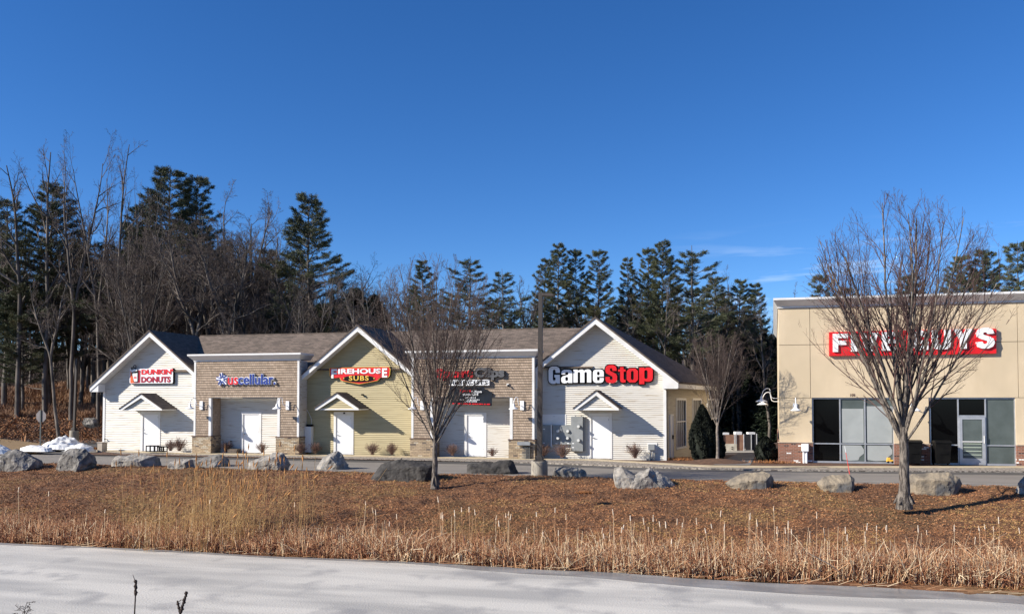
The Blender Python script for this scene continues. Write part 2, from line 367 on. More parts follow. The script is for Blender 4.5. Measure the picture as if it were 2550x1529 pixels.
# road, one long sheet, with gutter and kerb strips on its far side
b = MB(); b.face([(-260, -9.6, -.17), (120, -9.6, -.17), (120, 2.4, -.17), (-260, 2.4, -.17)]); tag(b.build('road', ASPH), kind='structure')
gut_far = [(-1500, 1100), (0, 1118), (300, 1129), (900, 1142), (1340, 1151), (1600, 1161), (1760, 1166), (2000, 1170), (2550, 1173), (3300, 1180)]
gut_near = [(-1500, 1108), (0, 1126), (300, 1138), (928, 1151), (1340, 1159), (1460, 1164), (1640, 1172), (1936, 1175), (2550, 1183), (3300, 1192)]
wk_far = [(240, 1120), (480, 1127), (900, 1133), (1340, 1141), (1480, 1142.5), (1600, 1149), (1760, 1158), (1960, 1160), (2550, 1160), (3300, 1164)]
wk_near = [(240, 1123), (480, 1130), (900, 1136.5), (1340, 1144), (1480, 1145.5), (1600, 1152), (1760, 1162), (1960, 1164), (2550, 1164), (3300, 1168)]
ribbon('road_gutter', ASPHD, gut_far, gut_near, -.166)
ribbon('gravel_verge', GRAV, wk_near, [p for p in gut_far if p[0] >= 0][1:], -.11, .06)
ribbon('walkway', WALK, wk_far, wk_near, -.095, .02)
b = MB(); b.face([(-24.9, -2.2, -.13), (34, -2.2, -.13), (34, 4, -.13), (-24.9, 4, -.13)]); tag(b.build('planting_bed', MULCH), kind='structure')
b = MB()
for x0, x1 in ((-60, -20), (-19, 8), (9, 60)): b.face([(x0, -8.25, -.163), (x1, -8.25, -.163), (x1, -8.13, -.163), (x0, -8.13, -.163)])
tag(b.build('road_line', mat('worn_paint', (.42, .41, .38), (.24, .22, .2), 3, .8)), kind='structure')
# far car park on the left, its lawn island and kerb
def zpoly(name, m, pts, z, th=0, kind='structure'):
    b = MB(); P = [onZ(x, y, z) for x, y in pts]
    if th: b.prism(P, z-th, z, ax='Z')
    else: b.face([(*p, z) for p in P])
    return tag(b.build(name, m), kind=kind)
zpoly('parking_lot', ASPHD, [(250, 1113), (-900, 1120), (-900, 1073), (30, 1074), (268, 1086)], -.09, .02)
zpoly('lawn', LAWN, [(-900, 1114), (-300, 1128), (60, 1125), (125, 1118), (140, 1110), (95, 1103), (0, 1092), (-300, 1084), (-900, 1080)], .0, .14)
zpoly('side_path', mat('shaded_path_concrete', (.17, .17, .17), (.14, .14, .14), 2, .9), [(1776, 1157), (1868, 1158), (1884, 1128), (1842, 1127)], -.12)  # shade lying over the path is put into its dark grey
def onH(px, py):
    r = ray(px, py); t = 20.
    while t < 140 and CAM[2]+r[2]*t > H(CAM[0]+r[0]*t, CAM[1]+r[1]*t): t += .1
    return (CAM[0]+r[0]*t, CAM[1]+r[1]*t, CAM[2]+r[2]*t+.03)
b = MB(); nx_ = 14
rows = [[onH(1790+i*10, y) for i in range(nx_)] for y in (1127.5, 1125, 1123, 1121, 1119.5, 1118)]
for ra, rb_ in zip(rows[:-1], rows[1:]):
    for i in range(nx_-1): b.face([ra[i], ra[i+1], rb_[i+1], rb_[i]])
tag(b.build('service_yard', mat('yard_concrete', (.42, .38, .31), (.36, .32, .27), 1, .9)), kind='structure')

# ------------------------------------------------------------------ the strip of shops
DB, DG, RK, CN = 0., .9, .25, -.43
ROOF_Y = brickmat('roof_shingle_shaded', (.15, .12, .10), (.095, .078, .067), (.04, .034, .03), .28, .085, .004, .95, 'YZ', bump=.6)  # same shingles as the main roof, darkened for the shaded gable slopes
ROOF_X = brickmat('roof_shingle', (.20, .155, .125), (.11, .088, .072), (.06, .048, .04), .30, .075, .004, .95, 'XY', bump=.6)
def laps(b, xl, xr, z0, z1, ex, y, holes=(), th=.040, T=None, mi=0):
    T = T or (lambda x, y, z: (x, y, z))
    n = max(1, int(round((z1-z0)/ex))); ex = (z1-z0)/n
    for k in range(n):
        a = z0+k*ex; c = a+ex; m = (a+c)/2
        iv = [(xl, xr)]
        cuts = sorted([(h[0], h[1]) for h in holes if h[2] < m < h[3]])
        spans = []; cur = None
        segs = []; left = ('f', xl)
        for h0, h1 in cuts: segs.append((left, ('c', h0))); left = ('c', h1)
        segs.append((left, ('f', xr)))
        for (ta, fa), (tb, fb) in segs:
            g = lambda t, f, z: f(z) if t == 'f' else f
            xa0, xb0, xa1, xb1 = g(ta, fa, a), g(tb, fb, a), g(ta, fa, c), g(tb, fb, c)
            if xb0 <= xa0: continue
            if xb1 < xa1: xa1 = xb1 = (xa1+xb1)/2
            b.face([T(xa0, y-th, a), T(xb0, y-th, a), T(xb1, y, c), T(xa1, y, c)], mi)
            b.face([T(xa0, y+.01, a), T(xb0, y+.01, a), T(xb0, y-th, a), T(xa0, y-th, a)], mi)
    return b
shops = empty('shop_building', (-8, 5, 0), 'long single storey row of shops with three gabled fronts and two flat fronts between them', 'shops')
def door(x0, x1, z1, y, root, z0=-.1, swing=1):
    f = MB(); w = .13
    f.box(x0-w, x0, y-.05, y+.03, z0, z1+w); f.box(x1, x1+w, y-.05, y+.03, z0, z1+w); f.box(x0, x1, y-.05, y+.03, z1, z1+w)
    f.box(x0+.001, x0+.035, y-.03, y+.05, z0, z1-.001); f.box(x1-.035, x1-.001, y-.03, y+.05, z0, z1-.001); f.box(x0+.035, x1-.035, y-.03, y+.05, z1-.035, z1-.001)
    s = MB(); s.box(x0+.04, x1-.04, y-.005, y+.045, z0+.02, z1-.04)
    d = s.build('door', DOORW, root)
    f.build('door_frame', TRIM, d)
    h = MB(); hx = x0+.10 if swing > 0 else x1-.10
    h.cyl((hx, y-.005, .96), (hx, y-.06, .96), .028, n=10); h.box(min(hx, hx+.12*swing), max(hx, hx+.12*swing), y-.07, y-.05, .945, .97); h.build('door_handle', METALG, d)
    h = MB(); h.cyl((hx, y-.005, 1.16), (hx, y-.03, 1.16), .02, n=10); h.build('lock', METALG, d)
    ex = x1-.045 if swing > 0 else x0+.045
    for z in (.25, 1.05, 1.85): g = MB(); g.box(ex-.008, ex+.008, y-.03, y-.004, z, z+.1); g.build('hinge', METALG, d)
    t = MB(); t.box(x0, x1, y-.1, y-.031, z0-.05, z0+.02); t.build('threshold', CONC, d)
    return d
def gable(ax, az, w, tz, wx0, wx1, d0, d1, sid, root, holes, base=-.25, left=True, right=True, ex=.104, d1r=None, skew=0., back=None):
    s = (az-tz)/w; th = .10; fh = .27
    for sg, on in ((-1, left), (1, right)):
        if not on and sg < 0: continue
        r = MB(); A = (ax, az+.02); B = (ax+sg*(w+.03), tz-s*.03+.02)
        if sg > 0 and back:
            # right slope flares a little with the skewed side wall and is hipped at the back
            (ridge_y, ex1, ey1) = back
            top = [(A[0], d0-.04, A[1]), (B[0], d0-.04, B[1]), (ex1+.65, ey1+.4, B[1]), (A[0], ridge_y, A[1])]
            r.face(top); r.face([(x, y, z-th) for x, y, z in reversed(top)])
            for i in range(4):
                p, q = top[i], top[(i+1) % 4]; r.face([(p[0], p[1], p[2]-th), (q[0], q[1], q[2]-th), q, p])
        else:
            pl = [A, B, (B[0], B[1]-th), (A[0], A[1]-th)]
            if sg > 0: pl = pl[::-1]
            r.prism(pl, d0-.04, d1)
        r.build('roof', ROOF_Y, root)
        f = MB(); q = .06
        pl = [(ax, az-q), (ax+sg*w, tz-q), (ax+sg*w, tz-q-fh), (ax, az-q-fh-.04)]
        if sg > 0: pl = pl[::-1]
        f.prism(pl, d0, d0+.035); f.build('rake_board', TRIM, root)
        so = MB(); pl = [(ax, az-q-fh+.03), (ax+sg*w, tz-q-fh+.05), (ax+sg*w, tz-q-fh+.03), (ax, az-q-fh+.01)]
        if sg > 0: pl = pl[::-1]
        so.prism(pl, d0+.036, DG+.02)
        wx = wx0 if sg < 0 else wx1
        tx = ax+sg*w; zb = tz-q-fh; zw = az-s*abs(wx-ax)-q-fh
        pl = [(tx, zb-.02), (tx, zb+.02), (wx-sg*.1, zw+.06), (wx-sg*.1, zb-.02)]
        if sg > 0: pl = pl[::-1]
        so.prism(pl, d0+.037, DG+.02); so.build('soffit', TRIM, root)
    au = az-.30
    b = MB()
    laps(b, lambda z: max(wx0, ax-(au-z)/s), lambda z: min(wx1, ax+(au-z)/s), base, au, ex, DG, holes)
    b.build('wall', sid, root)
    for on, xa, xb, yy_ in ((left, wx0-.03, wx0+.11, .12), (right, wx1-.11, wx1+.03, .10)):
        if on: c = MB(); c.box(xa, xb, DG-.05, DG+yy_, base, tz-.2); c.build('corner_board', TRIM, root)
def canopy(ax, az, w, zb, sid, root):
    ze = zb+.12; s = (az-ze)/w
    ro = MB()
    for sg in (-1, 1):
        pl = [(ax, az), (ax+sg*(w+.04), ze-s*.04), (ax+sg*(w+.04), ze-s*.04-.05), (ax, az-.06)]
        if sg > 0: pl = pl[::-1]
        ro.prism(pl, CN-.04, DG)
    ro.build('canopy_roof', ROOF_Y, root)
    f = MB(); h = .17
    for sg in (-1, 1):
        pl = [(ax, az-.065), (ax+sg*w, ze-.055), (ax+sg*w, zb-.02), (ax+sg*(w-.14), zb-.02), (ax, az-.065-h-.05)]
        if sg > 0: pl = pl[::-1]
        f.prism(pl, CN, CN+.03)
        x0, x1 = sorted((ax+sg*w, ax+sg*(w-.02))); f.box(x0, x1, CN+.031, DG, zb-.02, ze-.06)
    f.box(ax-w+.14, ax+w-.14, CN+.10, CN+.13, zb-.02, zb+.05)
    f.build('canopy_trim', TRIM, root)
    b = MB(); au = az-.22
    laps(b, lambda z: ax-(au-z)/s, lambda z: ax+(au-z)/s, zb+.05, au, .104, CN+.15); b.build('canopy_gable', sid, root)
    u = MB(); u.box(ax-w+.021, ax+w-.021, CN+.16, DG, zb-.01, zb+.02); u.build('canopy_soffit', TRIM, root)

g_ = lambda x, y, d: onY(x, y, d)
# left white gable
A = g_(372, 822.4, RK); Tl = g_(223.6, 961, RK); wd1 = A[0]-Tl[0]
WX0 = g_(259.5, 961, DG)[0]
dx0, dx1 = g_(357.1, 1030, DG)[0], g_(394.7, 1120, DG)[0]
D1 = (dx0, dx1, 2.12)
gable(A[0], A[1], wd1, Tl[1], WX0, g_(483, 950, DG)[0]+.4, RK, 4.9, WHITE_SID, shops, [(dx0-.1, dx1+.1, -1, 2.2)], right=True)
door(dx0, dx1, 2.10, DG, shops)
ca = g_(350.9, 978.5, CN); cb = g_(308.5, 1013.5, CN); cc = g_(416, 1022, CN)
canopy(ca[0], ca[1], (cc[0]-cb[0])/2-.03, cc[1]+.02, WHITE_SID, shops)
GA1 = (A, wd1, Tl)
# yellow gable
A2 = g_(890, 808.5, RK); T2 = g_(1024.5, 913, RK); s1 = (A[1]-Tl[1])/wd1
w2 = (A2[1]-Tl[1])/s1
ex0, ex1 = g_(837.5, 1030, DG)[0], g_(876, 1030, DG)[0]
gable(A2[0], A2[1], w2, Tl[1], -12.3, -5.5, RK, 4.9, YEL_SID, shops, [(ex0-.1, ex1+.1, -1, 2.2)])
door(ex0, ex1, 2.12, DG, shops)
ca = g_(838.5, 976.5, CN); cb = g_(791.3, 1020.5, CN); cc = g_(902, 1021, CN)
canopy(ca[0], ca[1], (cc[0]-cb[0])/2-.02, cc[1]+.02, YEL_SID, shops)
# right white gable with the skewed side wall
A3 = g_(1482, 789, RK); T3 = g_(1689, 950, RK); w3 = T3[0]-A3[0]
K = .2; WX1 = g_(1658, 1050, DG)[0]
gx0, gx1 = g_(1472.5, 1035, DG)[0], g_(1518, 1035, DG)[0]
YE = 10.6
gable(A3[0], A3[1], w3, T3[1], 1.2, WX1, RK, 4.9, WHITE_SID, shops, [(gx0-.1, gx1+.1, -1, 2.2)], left=True, back=(5.4, WX1+K*(YE-DG), YE))
door(gx0, gx1, 2.10, DG, shops)
ca = g_(1484, 970.5, CN); cb = g_(1431.5, 1012, CN); cc = g_(1546, 1021.5, CN)
canopy(ca[0], ca[1], (cc[0]-cb[0])/2-.02, cc[1]+.02, WHITE_SID, shops)
ang = math.atan(K); ca_, sa_ = math.cos(ang), math.sin(ang)
def SK(u, v, z): # u along the side wall from its front corner, v outwards
    return (WX1+.03+u*sa_-v*(-ca_), DG+u*ca_-v*sa_, z)
def skx(px, z=None):     # picture column -> distance along the side wall
    r = ray(px, 1050); # CAM + t r on the line
    # X = WX1+K*(Y-DG)
    t = (WX1+.03+K*(CAM[1]-DG)-CAM[0])/(r[0]-K*r[1]); Y = CAM[1]+t*r[1]; return (Y-DG)/ca_
Lw = (YE-DG)/ca_
wins = [(skx(1682.5), skx(1707.5)), (skx(1723), skx(1746)), (skx(1760), skx(1779))]
dsk = (skx(1667), skx(1675.5))
b = MB(); holes = [(a-.03, c+.03, .32, 2.98) for a, c in wins]+[(dsk[0]-.1, dsk[1]+.1, -1, 2.2)]
laps(b, lambda z: .1, lambda z: Lw, -.25, 3.72, .104, 0., holes, T=lambda x, y, z: SK(x, -y, z))
b.build('side_wall', BEIGE_SID, shops)
for a, c in wins:
    f = MB(); z0, z1, t = .30, 3.0, .11
    def bx(m, u0, u1, v0, v1, za, zb):
        k = len(m.v); m.v += [SK(u0, v0, za), SK(u1, v0, za), SK(u1, v1, za), SK(u0, v1, za), SK(u0, v0, zb), SK(u1, v0, zb), SK(u1, v1, zb), SK(u0, v1, zb)]
        for q in ((0, 1, 2, 3), (7, 6, 5, 4), (4, 5, 1, 0), (5, 6, 2, 1), (6, 7, 3, 2), (7, 4, 0, 3)): m.f.append(tuple(k+i for i in q)); m.mi.append(0)
    bx(f, a, a+t, -.02, .05, z0, z1); bx(f, c-t, c, -.02, .05, z0, z1); bx(f, a+t, c-t, -.02, .05, z1-t, z1); bx(f, a+t, c-t, -.02, .05, z0, z0+t)
    bx(f, a+t, c-t, -.03, .03, 1.72, 1.78)
    wob = f.build('window', TRIM, shops)
    m = MB(); n = 4
    for i in range(1, n+1):
        u = a+t+(c-a-2*t)*i/(n+1); bx(m, u-.025, u+.025, -.025, .012, z0+t, 1.72); bx(m, u-.025, u+.025, -.025, .012, 1.78, z1-t)
    m.build('muntin', TRIM, wob)
    p = MB(); bx(p, a+t-.01, c-t+.01, -.06, -.04, z0+t-.01, z1-t+.01); p.build('pane', GLASSD, wob)
f = MB(); a, c = dsk
bx(f, a+.09, c-.09, -.02, .02, -.1, 2.08); dd = f.build('door', DOORW, shops)
f = MB(); bx(f, a, a+.09, -.02, .05, -.1, 2.17); bx(f, c-.09, c, -.02, .05, -.1, 2.17); bx(f, a+.09, c-.09, -.02, .05, 2.08, 2.17); f.build('door_frame', TRIM, dd)
f = MB(); bx(f, c-.22, c-.17, .02, .09, .9, 1.1); f.build('door_handle', BLACK, dd)
# east eave fascia and soffit
b = MB(); tz = T3[1]; exo = T3[0]
fx = [(exo, RK), (WX1+K*(YE-DG)+.65, YE+.4)]
for za, zb, o in ((tz-.33, tz-.03, .0),):
    (xa, ya), (xb, yb) = fx
    b.face([(xa, ya, za), (xb, yb, za), (xb, yb, zb), (xa, ya, zb)]); b.face([(xa-.04, ya, za), (xb-.04, yb, za), (xb-.04, yb, zb), (xa-.04, ya, zb)][::-1])
    b.face([(xa, ya, za), (xa-.04, ya, za), (xb-.04, yb, za), (xb, yb, za)])
b.build('eave_fascia', TRIM, shops)
b = MB(); b.face([(exo-.04, RK+.04, tz-.31), (exo-.7, RK+.04, tz-.31), (WX1+K*(YE-DG)-.05, YE, tz-.31), (WX1+K*(YE-DG)+.61, YE, tz-.31)]); b.build('eave_soffit', TRIM, shops)
# rear wall and left end wall close the building
b = MB(); b.box(WX0, WX1+1.2, YE-.5, YE-.3, -.25, 3.6); b.box(WX0, WX0+.1, DG+.12, YE-.5, -.25, 3.6); b.build('rear_wall', BEIGE_SID, shops)
b = MB(); b.face([(A3[0], 5.4, A3[1]), (WX1+K*(YE-DG)+.65, YE+.4, tz), (A3[0]-w3, YE+.4, tz)]); b.face([(GA1[0][0], 4.95, 3.4), (A3[0], 4.95, 3.4), (A3[0], 4.95, 6.4), (GA1[0][0], 4.95, 6.4)]); b.build('rear_roof', ROOF_X, shops)
# main roof between and behind the fronts
rz = onY(1300, 819.5, 5.0)[1]; r0 = onY(500, 836, 5.0)
b = MB(); ye, ze = .7, 4.55
rzl = r0[1]-.02
x0, x1 = r0[0], A3[0]-2.2
b.face([(x0-1.2, ye, ze), (x1+2, ye, ze), (x1+2, 5.0, rz), (x0, 5.0, rzl)])
b.face([(x0, 5.0, rzl), (x1+2, 5.0, rz), (x1+2, YE+.4, 3.6), (x0-1.2, YE+.4, 3.6)]); b.face([(x0-1.2, ye, ze), (x0, 5.0, rzl), (x0-1.2, YE+.4, 3.6)])
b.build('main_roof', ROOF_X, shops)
b = MB(); b.prism([(x0-.02, rzl-.03), (x1, rz-.03), (x1, rz+.035), (x0-.02, rzl+.035)], 4.93, 5.07); b.build('ridge_cap', ROOF_X, shops)

def block(x0, x1, ox0, ox1, oz, dr, root):
    zc = 5.08
    b = MB(); laps(b, lambda z: x0+.1, lambda z: x1-.1, .9, zc, .137, DB, [(ox0-.02, ox1+.02, -1, oz)], th=.038)
    b.build('shingle_wall', CEDAR, root)
    b = MB(); laps(b, lambda z: DB+.04, lambda z: DG, .9, zc, .104, 0, T=lambda x, y, z: (x1-.02-y, x, z)); b.build('return_wall', WHITE_SID, root); b = MB(); laps(b, lambda z: DB+.04, lambda z: DG, .9, zc, .104, 0, T=lambda x, y, z: (x0+.02+y, x, z)); b.build('return_wall', WHITE_SID, root)
    c = MB(); c.box(x0, x0+.12, DB-.035, DB+.1, .88, zc); c.build('corner_board', TRIM, root)
    c = MB(); c.box(x1-.12, x1, DB-.035, DB+.1, .88, zc); c.build('corner_board', TRIM, root)
    for xa in (ox0-.17, ox1+.02):
        c = MB(); c.box(xa, xa+.15, DB-.04, DB+.12, .88, oz-.01); c.build('opening_trim', TRIM, root)
    for xa, xb in ((x0-.04, ox0+.03), (ox1-.03, x1+.04)):
        p = MB(); p.box(xa, xb, DB-.10, DG-.02, -.25, .84); pr = p.build('stone_base', STONE, root)
        p = MB(); p.box(xa-.03, xb+.03, DB-.13, DG-.02, .841, .885); p.build('ledge', BRICKCAP, pr)
    for xa, xb in ((ox0-.1, ox0), (ox1, ox1+.1)):
        p = MB(); p.box(xa, xb, DB+.125, DG-.01, .886, oz); p.build('reveal', CEDAR, root)
    p = MB(); p.box(ox0-.1, ox1+.1, DB+.02, DG-.01, oz, oz+.03); p.build('recess_ceiling', TRIM, root)
    b = MB(); laps(b, lambda z: ox0-.05, lambda z: ox1+.05, -.25, oz-.18, .104, DG, [(dr[0]-.1, dr[1]+.1, -1, 2.2)]); b.build('recess_wall', WHITE_SID, root)
    b = MB(); b.box(ox0-.05, ox1+.05, DG-.04, DG+.03, oz-.18, oz-.02); b.build('recess_band', TRIM, root)
    door(dr[0], dr[1], 2.10, DG, root)
    # cornice: bed mould, sloping face, upright lip
    k = MB(); e = .36
    lo = [(x0-.02, DB-.04), (x1+.02, DB-.04), (x1+.02, DG+.3), (x0-.02, DG+.3)]; hi = [(x0-e+.12, DB-e), (x1+e-.12, DB-e), (x1+e-.12, DG+.3), (x0-e+.12, DG+.3)]
    for (a, c2, za, zb) in ((lo, hi, zc+.045, zc+.31), (hi, hi, zc+.31, zc+.40)):
        for i in range(4):
            j = (i+1) % 4; k.face([(*a[i], za), (*a[j], za), (*c2[j], zb), (*c2[i], zb)])
    k.face([(*p, zc+.40) for p in hi])
    co = k.build('cornice', TRIM, root)
    k = MB(); k.box(x0-.03, x1+.03, DB-.06, DB+.1, zc, zc+.044); k.build('bed_mould', TRIM, co)
BRICKCAP = mat('brown_cap', (.16, .10, .07), (.11, .07, .05), 3, .8)
U0, U1 = g_(483.5, 1000, DB)[0], g_(745.5, 1000, DB)[0]
o0, o1 = g_(527.5, 1000, DB)[0], g_(691, 1000, DB)[0]
d0, d1 = g_(606.5, 1035, DG)[0], g_(646.5, 1035, DG)[0]
block(U0, U1, o0, o1, 3.02, (d0, d1), shops)
S0, S1 = g_(1025, 1000, DB)[0], g_(1331, 1000, DB)[0]
p0, p1 = g_(1080, 1000, DB)[0], g_(1269, 1000, DB)[0]
e0, e1 = g_(1163.5, 1035, DG)[0], g_(1206, 1035, DG)[0]
block(S0, S1, p0, p1, 3.02, (e0, e1), shops)

# ------------------------------------------------------------------ the tan building on the right
FY = .864
tan = empty('restaurant_building', (18, 6, 0), 'tall tan stucco building with a flat white cornice, brick base and large shop windows', 'restaurant')
FX0 = g_(1940.5, 1000, FY)[0]; FX1 = 31.; FZ = 7.37; HZ = 3.0; ZB = -.22
seams_x = [g_(2017.6, 900, FY)[0], g_(2535, 900, FY)[0]]; seams_z = [5.57]
ops = [(g_(2018+4, 1050, FY)[0], g_(2226, 1050, FY)[0]), (g_(2313, 1050, FY)[0], g_(2530, 1050, FY)[0])]
def rects(xs, zs, holes, y, gap=.022, dep=.018):
    b = MB()
    xs = sorted(xs); zs = sorted(zs)
    for xa, xb in zip(xs[:-1], xs[1:]):
        for za, zb in zip(zs[:-1], zs[1:]):
            cx, cz = (xa+xb)/2, (za+zb)/2
            if any(h[0] < cx < h[1] and h[2] < cz < h[3] for h in holes): continue
            b.box(xa, xb, y, y+.3, za, zb)
    return b
pan = MB()
for xa, xb in zip([FX0]+seams_x, seams_x+[FX1]):
    for za, zb in ((HZ, 5.57), (5.57, FZ)):
        pan.box(xa+.011, xb-.011, FY, FY+.25, za+.011, zb-.011)
colsx = [(FX0, ops[0][0]), (ops[0][1], ops[1][0]), (ops[1][1], FX1)]
for xa, xb in colsx: pan.box(xa+(.011 if xa == FX0 else .0), xb, FY, FY+.25, .87, HZ-.011)
pan.build('stucco_wall', EIFS, tan)
b = MB(); b.box(FX0+.012, FX1, FY+.25, FY+.4, HZ, FZ); b.build('backing_wall', EIFS, tan)
b = MB()
FK = .058; fxs = lambda y: FX0+FK*(y-FY)
for za, zb in ((.87, 3.0), (3.022, 5.56), (5.58, FZ)): b.prism([(fxs(FY+.252), FY+.252), (fxs(FY+.252)+.2, FY+.252), (fxs(22)+.2, 22), (fxs(22), 22)], za, zb, ax='Z')
b.build('side_wall', EIFS, tan)
b = MB(); b.box(FX0+1.4, FX1, 21.7, 21.9, -.2, FZ); b.build('rear_wall', EIFS, tan)
b = MB(); b.box(FX0+1.4, FX1, FY+.4, 22, FZ, FZ+.05); b.build('flat_roof', METALG, tan)
b = MB()
for xa, xb in colsx: b.box(xa-(.05 if xa == FX0 else 0), xb+.03, FY-.06, FY+.3, ZB, .83)
b.prism([(FX0-.05, FY+.3), (FX0+.2, FY+.3), (fxs(22)+.2, 22), (fxs(22)-.05, 22)], ZB, .83, ax='Z'); bb = b.build('brick_base', BRICK, tan)
b = MB()
for xa, xb in colsx: b.box(xa-(.07 if xa == FX0 else 0), xb+.04, FY-.09, FY+.3, .831, .872)
b.build('ledge', mat('cap_tan', (.50, .40, .30), None), bb)
k = MB(); lo = [(FX0-.03, FY-.05), (FX1, FY-.05), (FX1, 22), (fxs(22)-.03, 22)]; hi = [(FX0-.26, FY-.42), (FX1, FY-.42), (FX1, 22), (fxs(22)-.26, 22)]
for (a, c2, za, zb) in ((lo, hi, FZ+.06, FZ+.36), (hi, hi, FZ+.36, FZ+.46)):
    for i in (0, 3):
        j = (i+1) % 4; k.face([(*a[i], za), (*a[j], za), (*c2[j], zb), (*c2[i], zb)])
k.face([(*p, FZ+.46) for p in hi]); co = k.build('cornice', TRIM, tan)
k = MB(); k.box(FX0-.04, FX1, FY-.07, FY+.1, FZ, FZ+.059); k.prism([(FX0-.04, FY+.101), (FX0+.1, FY+.101), (fxs(22)+.1, 22), (fxs(22)-.04, 22)], FZ, FZ+.059, ax='Z'); k.build('bed_mould', TRIM, co)
# storefront glazing
def store(x0, x1, xs, root, papers, zm=.80, dframe=None):
    y = FY+.12; zb = -.12; w = .055
    f = MB(); f.box(x0, x1, y-.05, y+.05, HZ-.06, HZ); f.box(x0, x1, y-.05, y+.05, zb, zb+.09)
    for x in xs: f.box(x-w/2, x+w/2, y-.055, y+.055, zb+.091, HZ-.061)
    for i, (a, c) in enumerate(zip(xs[:-1], xs[1:])):
        if dframe == i: f.box(a+w/2, c-w/2, y-.05, y+.05, 2.13, 2.19)
        else: f.box(a+w/2, c-w/2, y-.05, y+.05, zm-.025, zm+.03)
    wf = f.build('window', ALU, root)
    for i, (a, c) in enumerate(zip(xs[:-1], xs[1:])):
        p = MB(); p.box(a+w/2, c-w/2, y, y+.012, zb+.1, HZ-.07); p.build('pane', papers[i][0], wf)
        if papers[i][1]:
            q = MB()
            for (za, zc, cut) in papers[i][1]:
                X0, X1 = a+w/2+.06, c-w/2-.03
                if cut: q.prism([(X0, za+.05), (X0+.35*(X1-X0), za), (X1-.25, za+.03), (X1-.2, za+.18), (X1, za+.35), (X1, zc-.2), (X1-.12, zc), (X0, zc)], y-.012, y-.004)
                else: q.box(X0, X1, y-.012, y-.004, za, zc)
            q.build('paper_screen', FROST, wf)
    return wf
xsA = [g_(x, 1050, FY+.12)[0] for x in (2024, 2091.5, 2153.5, 2224)]
store(ops[0][0], ops[0][1], xsA, tan, [(GLASSD, []), (FROSTD, [(.86, 2.48, 0), (0., .74, 1)]), (FROSTD, [(.86, 2.6, 0), (0., .74, 1)])])
xsB = [g_(x, 1050, FY+.12)[0] for x in (2316, 2385.5, 2453.5, 2527)]
wfB = store(ops[1][0], ops[1][1], xsB, tan, [(GLASSD, []), (GLASSD, []), (FROSTD, [])], dframe=1)
y = FY+.08
a, c = xsB[1]+.03, xsB[2]-.03; s = MB()
s.box(a, a+.13, y-.06, y, -.1, 2.12); s.box(c-.13, c, y-.06, y, -.1, 2.12); s.box(a+.13, c-.13, y-.06, y, 2.0, 2.12); s.box(a+.13, c-.13, y-.06, y, -.1, .20)
dd = s.build('door', ALU, tan)
s = MB(); s.box(a+.13, c-.13, y-.035, y-.025, .2, 2.0); s.build('pane', FROSTD, dd)
s = MB(); s.cyl((c-.06, y-.11, .9), (c-.06, y-.11, 1.25), .018, n=8); s.box(c-.07, c-.05, y-.11, y-.06, .93, .96); s.box(c-.07, c-.05, y-.11, y-.06, 1.19, 1.22); s.box(a+.13, c-.13, y-.09, y-.07, .95, .99); s.build('door_handle', TRIM, dd)
s = MB()
for z in (.35, .52, .69, .86): s.box(a+.17, c-.17, y-.045, y-.036, z, z+.03)
s.build('shelf_stripe', mat('pale_stripe', (.45, .52, .42), None), dd)
# interior floor and back wall in the dark
s = MB(); s.box(ops[0][0]-.5, FX1, 5.0, 5.2, -.15, HZ); s.box(ops[0][0]-.5, FX1, FY+.3, 5, -.2, -.14); s.build('interior', mat('interior_grey', (.12, .12, .11), None), tan)

# ------------------------------------------------------------------ signs
def text(body, x0, x1, z0, z1, y, th, m, name, parent, off=0., sx=0., space=1., fitw=True):
    cu = bpy.data.curves.new(name, 'FONT'); cu.body = body; cu.size = 1; cu.offset = off; cu.extrude = .5; cu.resolution_u = 3; cu.shear = sx; cu.space_character = space
    t = bpy.data.objects.new(name, cu); col.objects.link(t); bpy.context.view_layer.update()
    me = bpy.data.meshes.new_from_object(t.evaluated_get(bpy.context.evaluated_depsgraph_get()))
    bpy.data.objects.remove(t); bpy.data.curves.remove(cu)
    n = len(me.vertices); co = np.empty(n*3, np.float32); me.vertices.foreach_get('co', co); co = co.reshape(-1, 3)
    mn, mxx = co.min(0), co.max(0)
    X = x0+(co[:, 0]-mn[0])/(mxx[0]-mn[0])*(x1-x0); Z = z0+(co[:, 1]-mn[1])/(mxx[1]-mn[1])*(z1-z0)
    Y = y-(co[:, 2]-mn[2])/(mxx[2]-mn[2])*th
    o0 = wloc(parent)
    out = np.stack([X-o0.x, Y-o0.y, Z-o0.z], 1).astype(np.float32); me.vertices.foreach_set('co', out.ravel()); me.name = name
    me.materials.clear()
    o = link(name, me, m, parent); me.update(); return o
def ell(cx, cz, rx, rz, n=20, a0=0, a1=2*math.pi): return [(cx+rx*math.cos(a0+(a1-a0)*i/n), cz+rz*math.sin(a0+(a1-a0)*i/n)) for i in range(n)]
def slab(poly, y0, y1, m, name, parent):
    b = MB(); b.prism(poly, y0, y1); return b.build(name, m, parent)
def rrect(x0, x1, z0, z1, r, n=4):
    P = []
    for cx, cz, a in ((x1-r, z0+r, -90), (x1-r, z1-r, 0), (x0+r, z1-r, 90), (x0+r, z0+r, 180)):
        for i in range(n+1): P.append((cx+r*math.cos(R(a+90*i/n)), cz+r*math.sin(R(a+90*i/n))))
    return P
def Z1(x, y): return x/3.534, 780+y/3.534
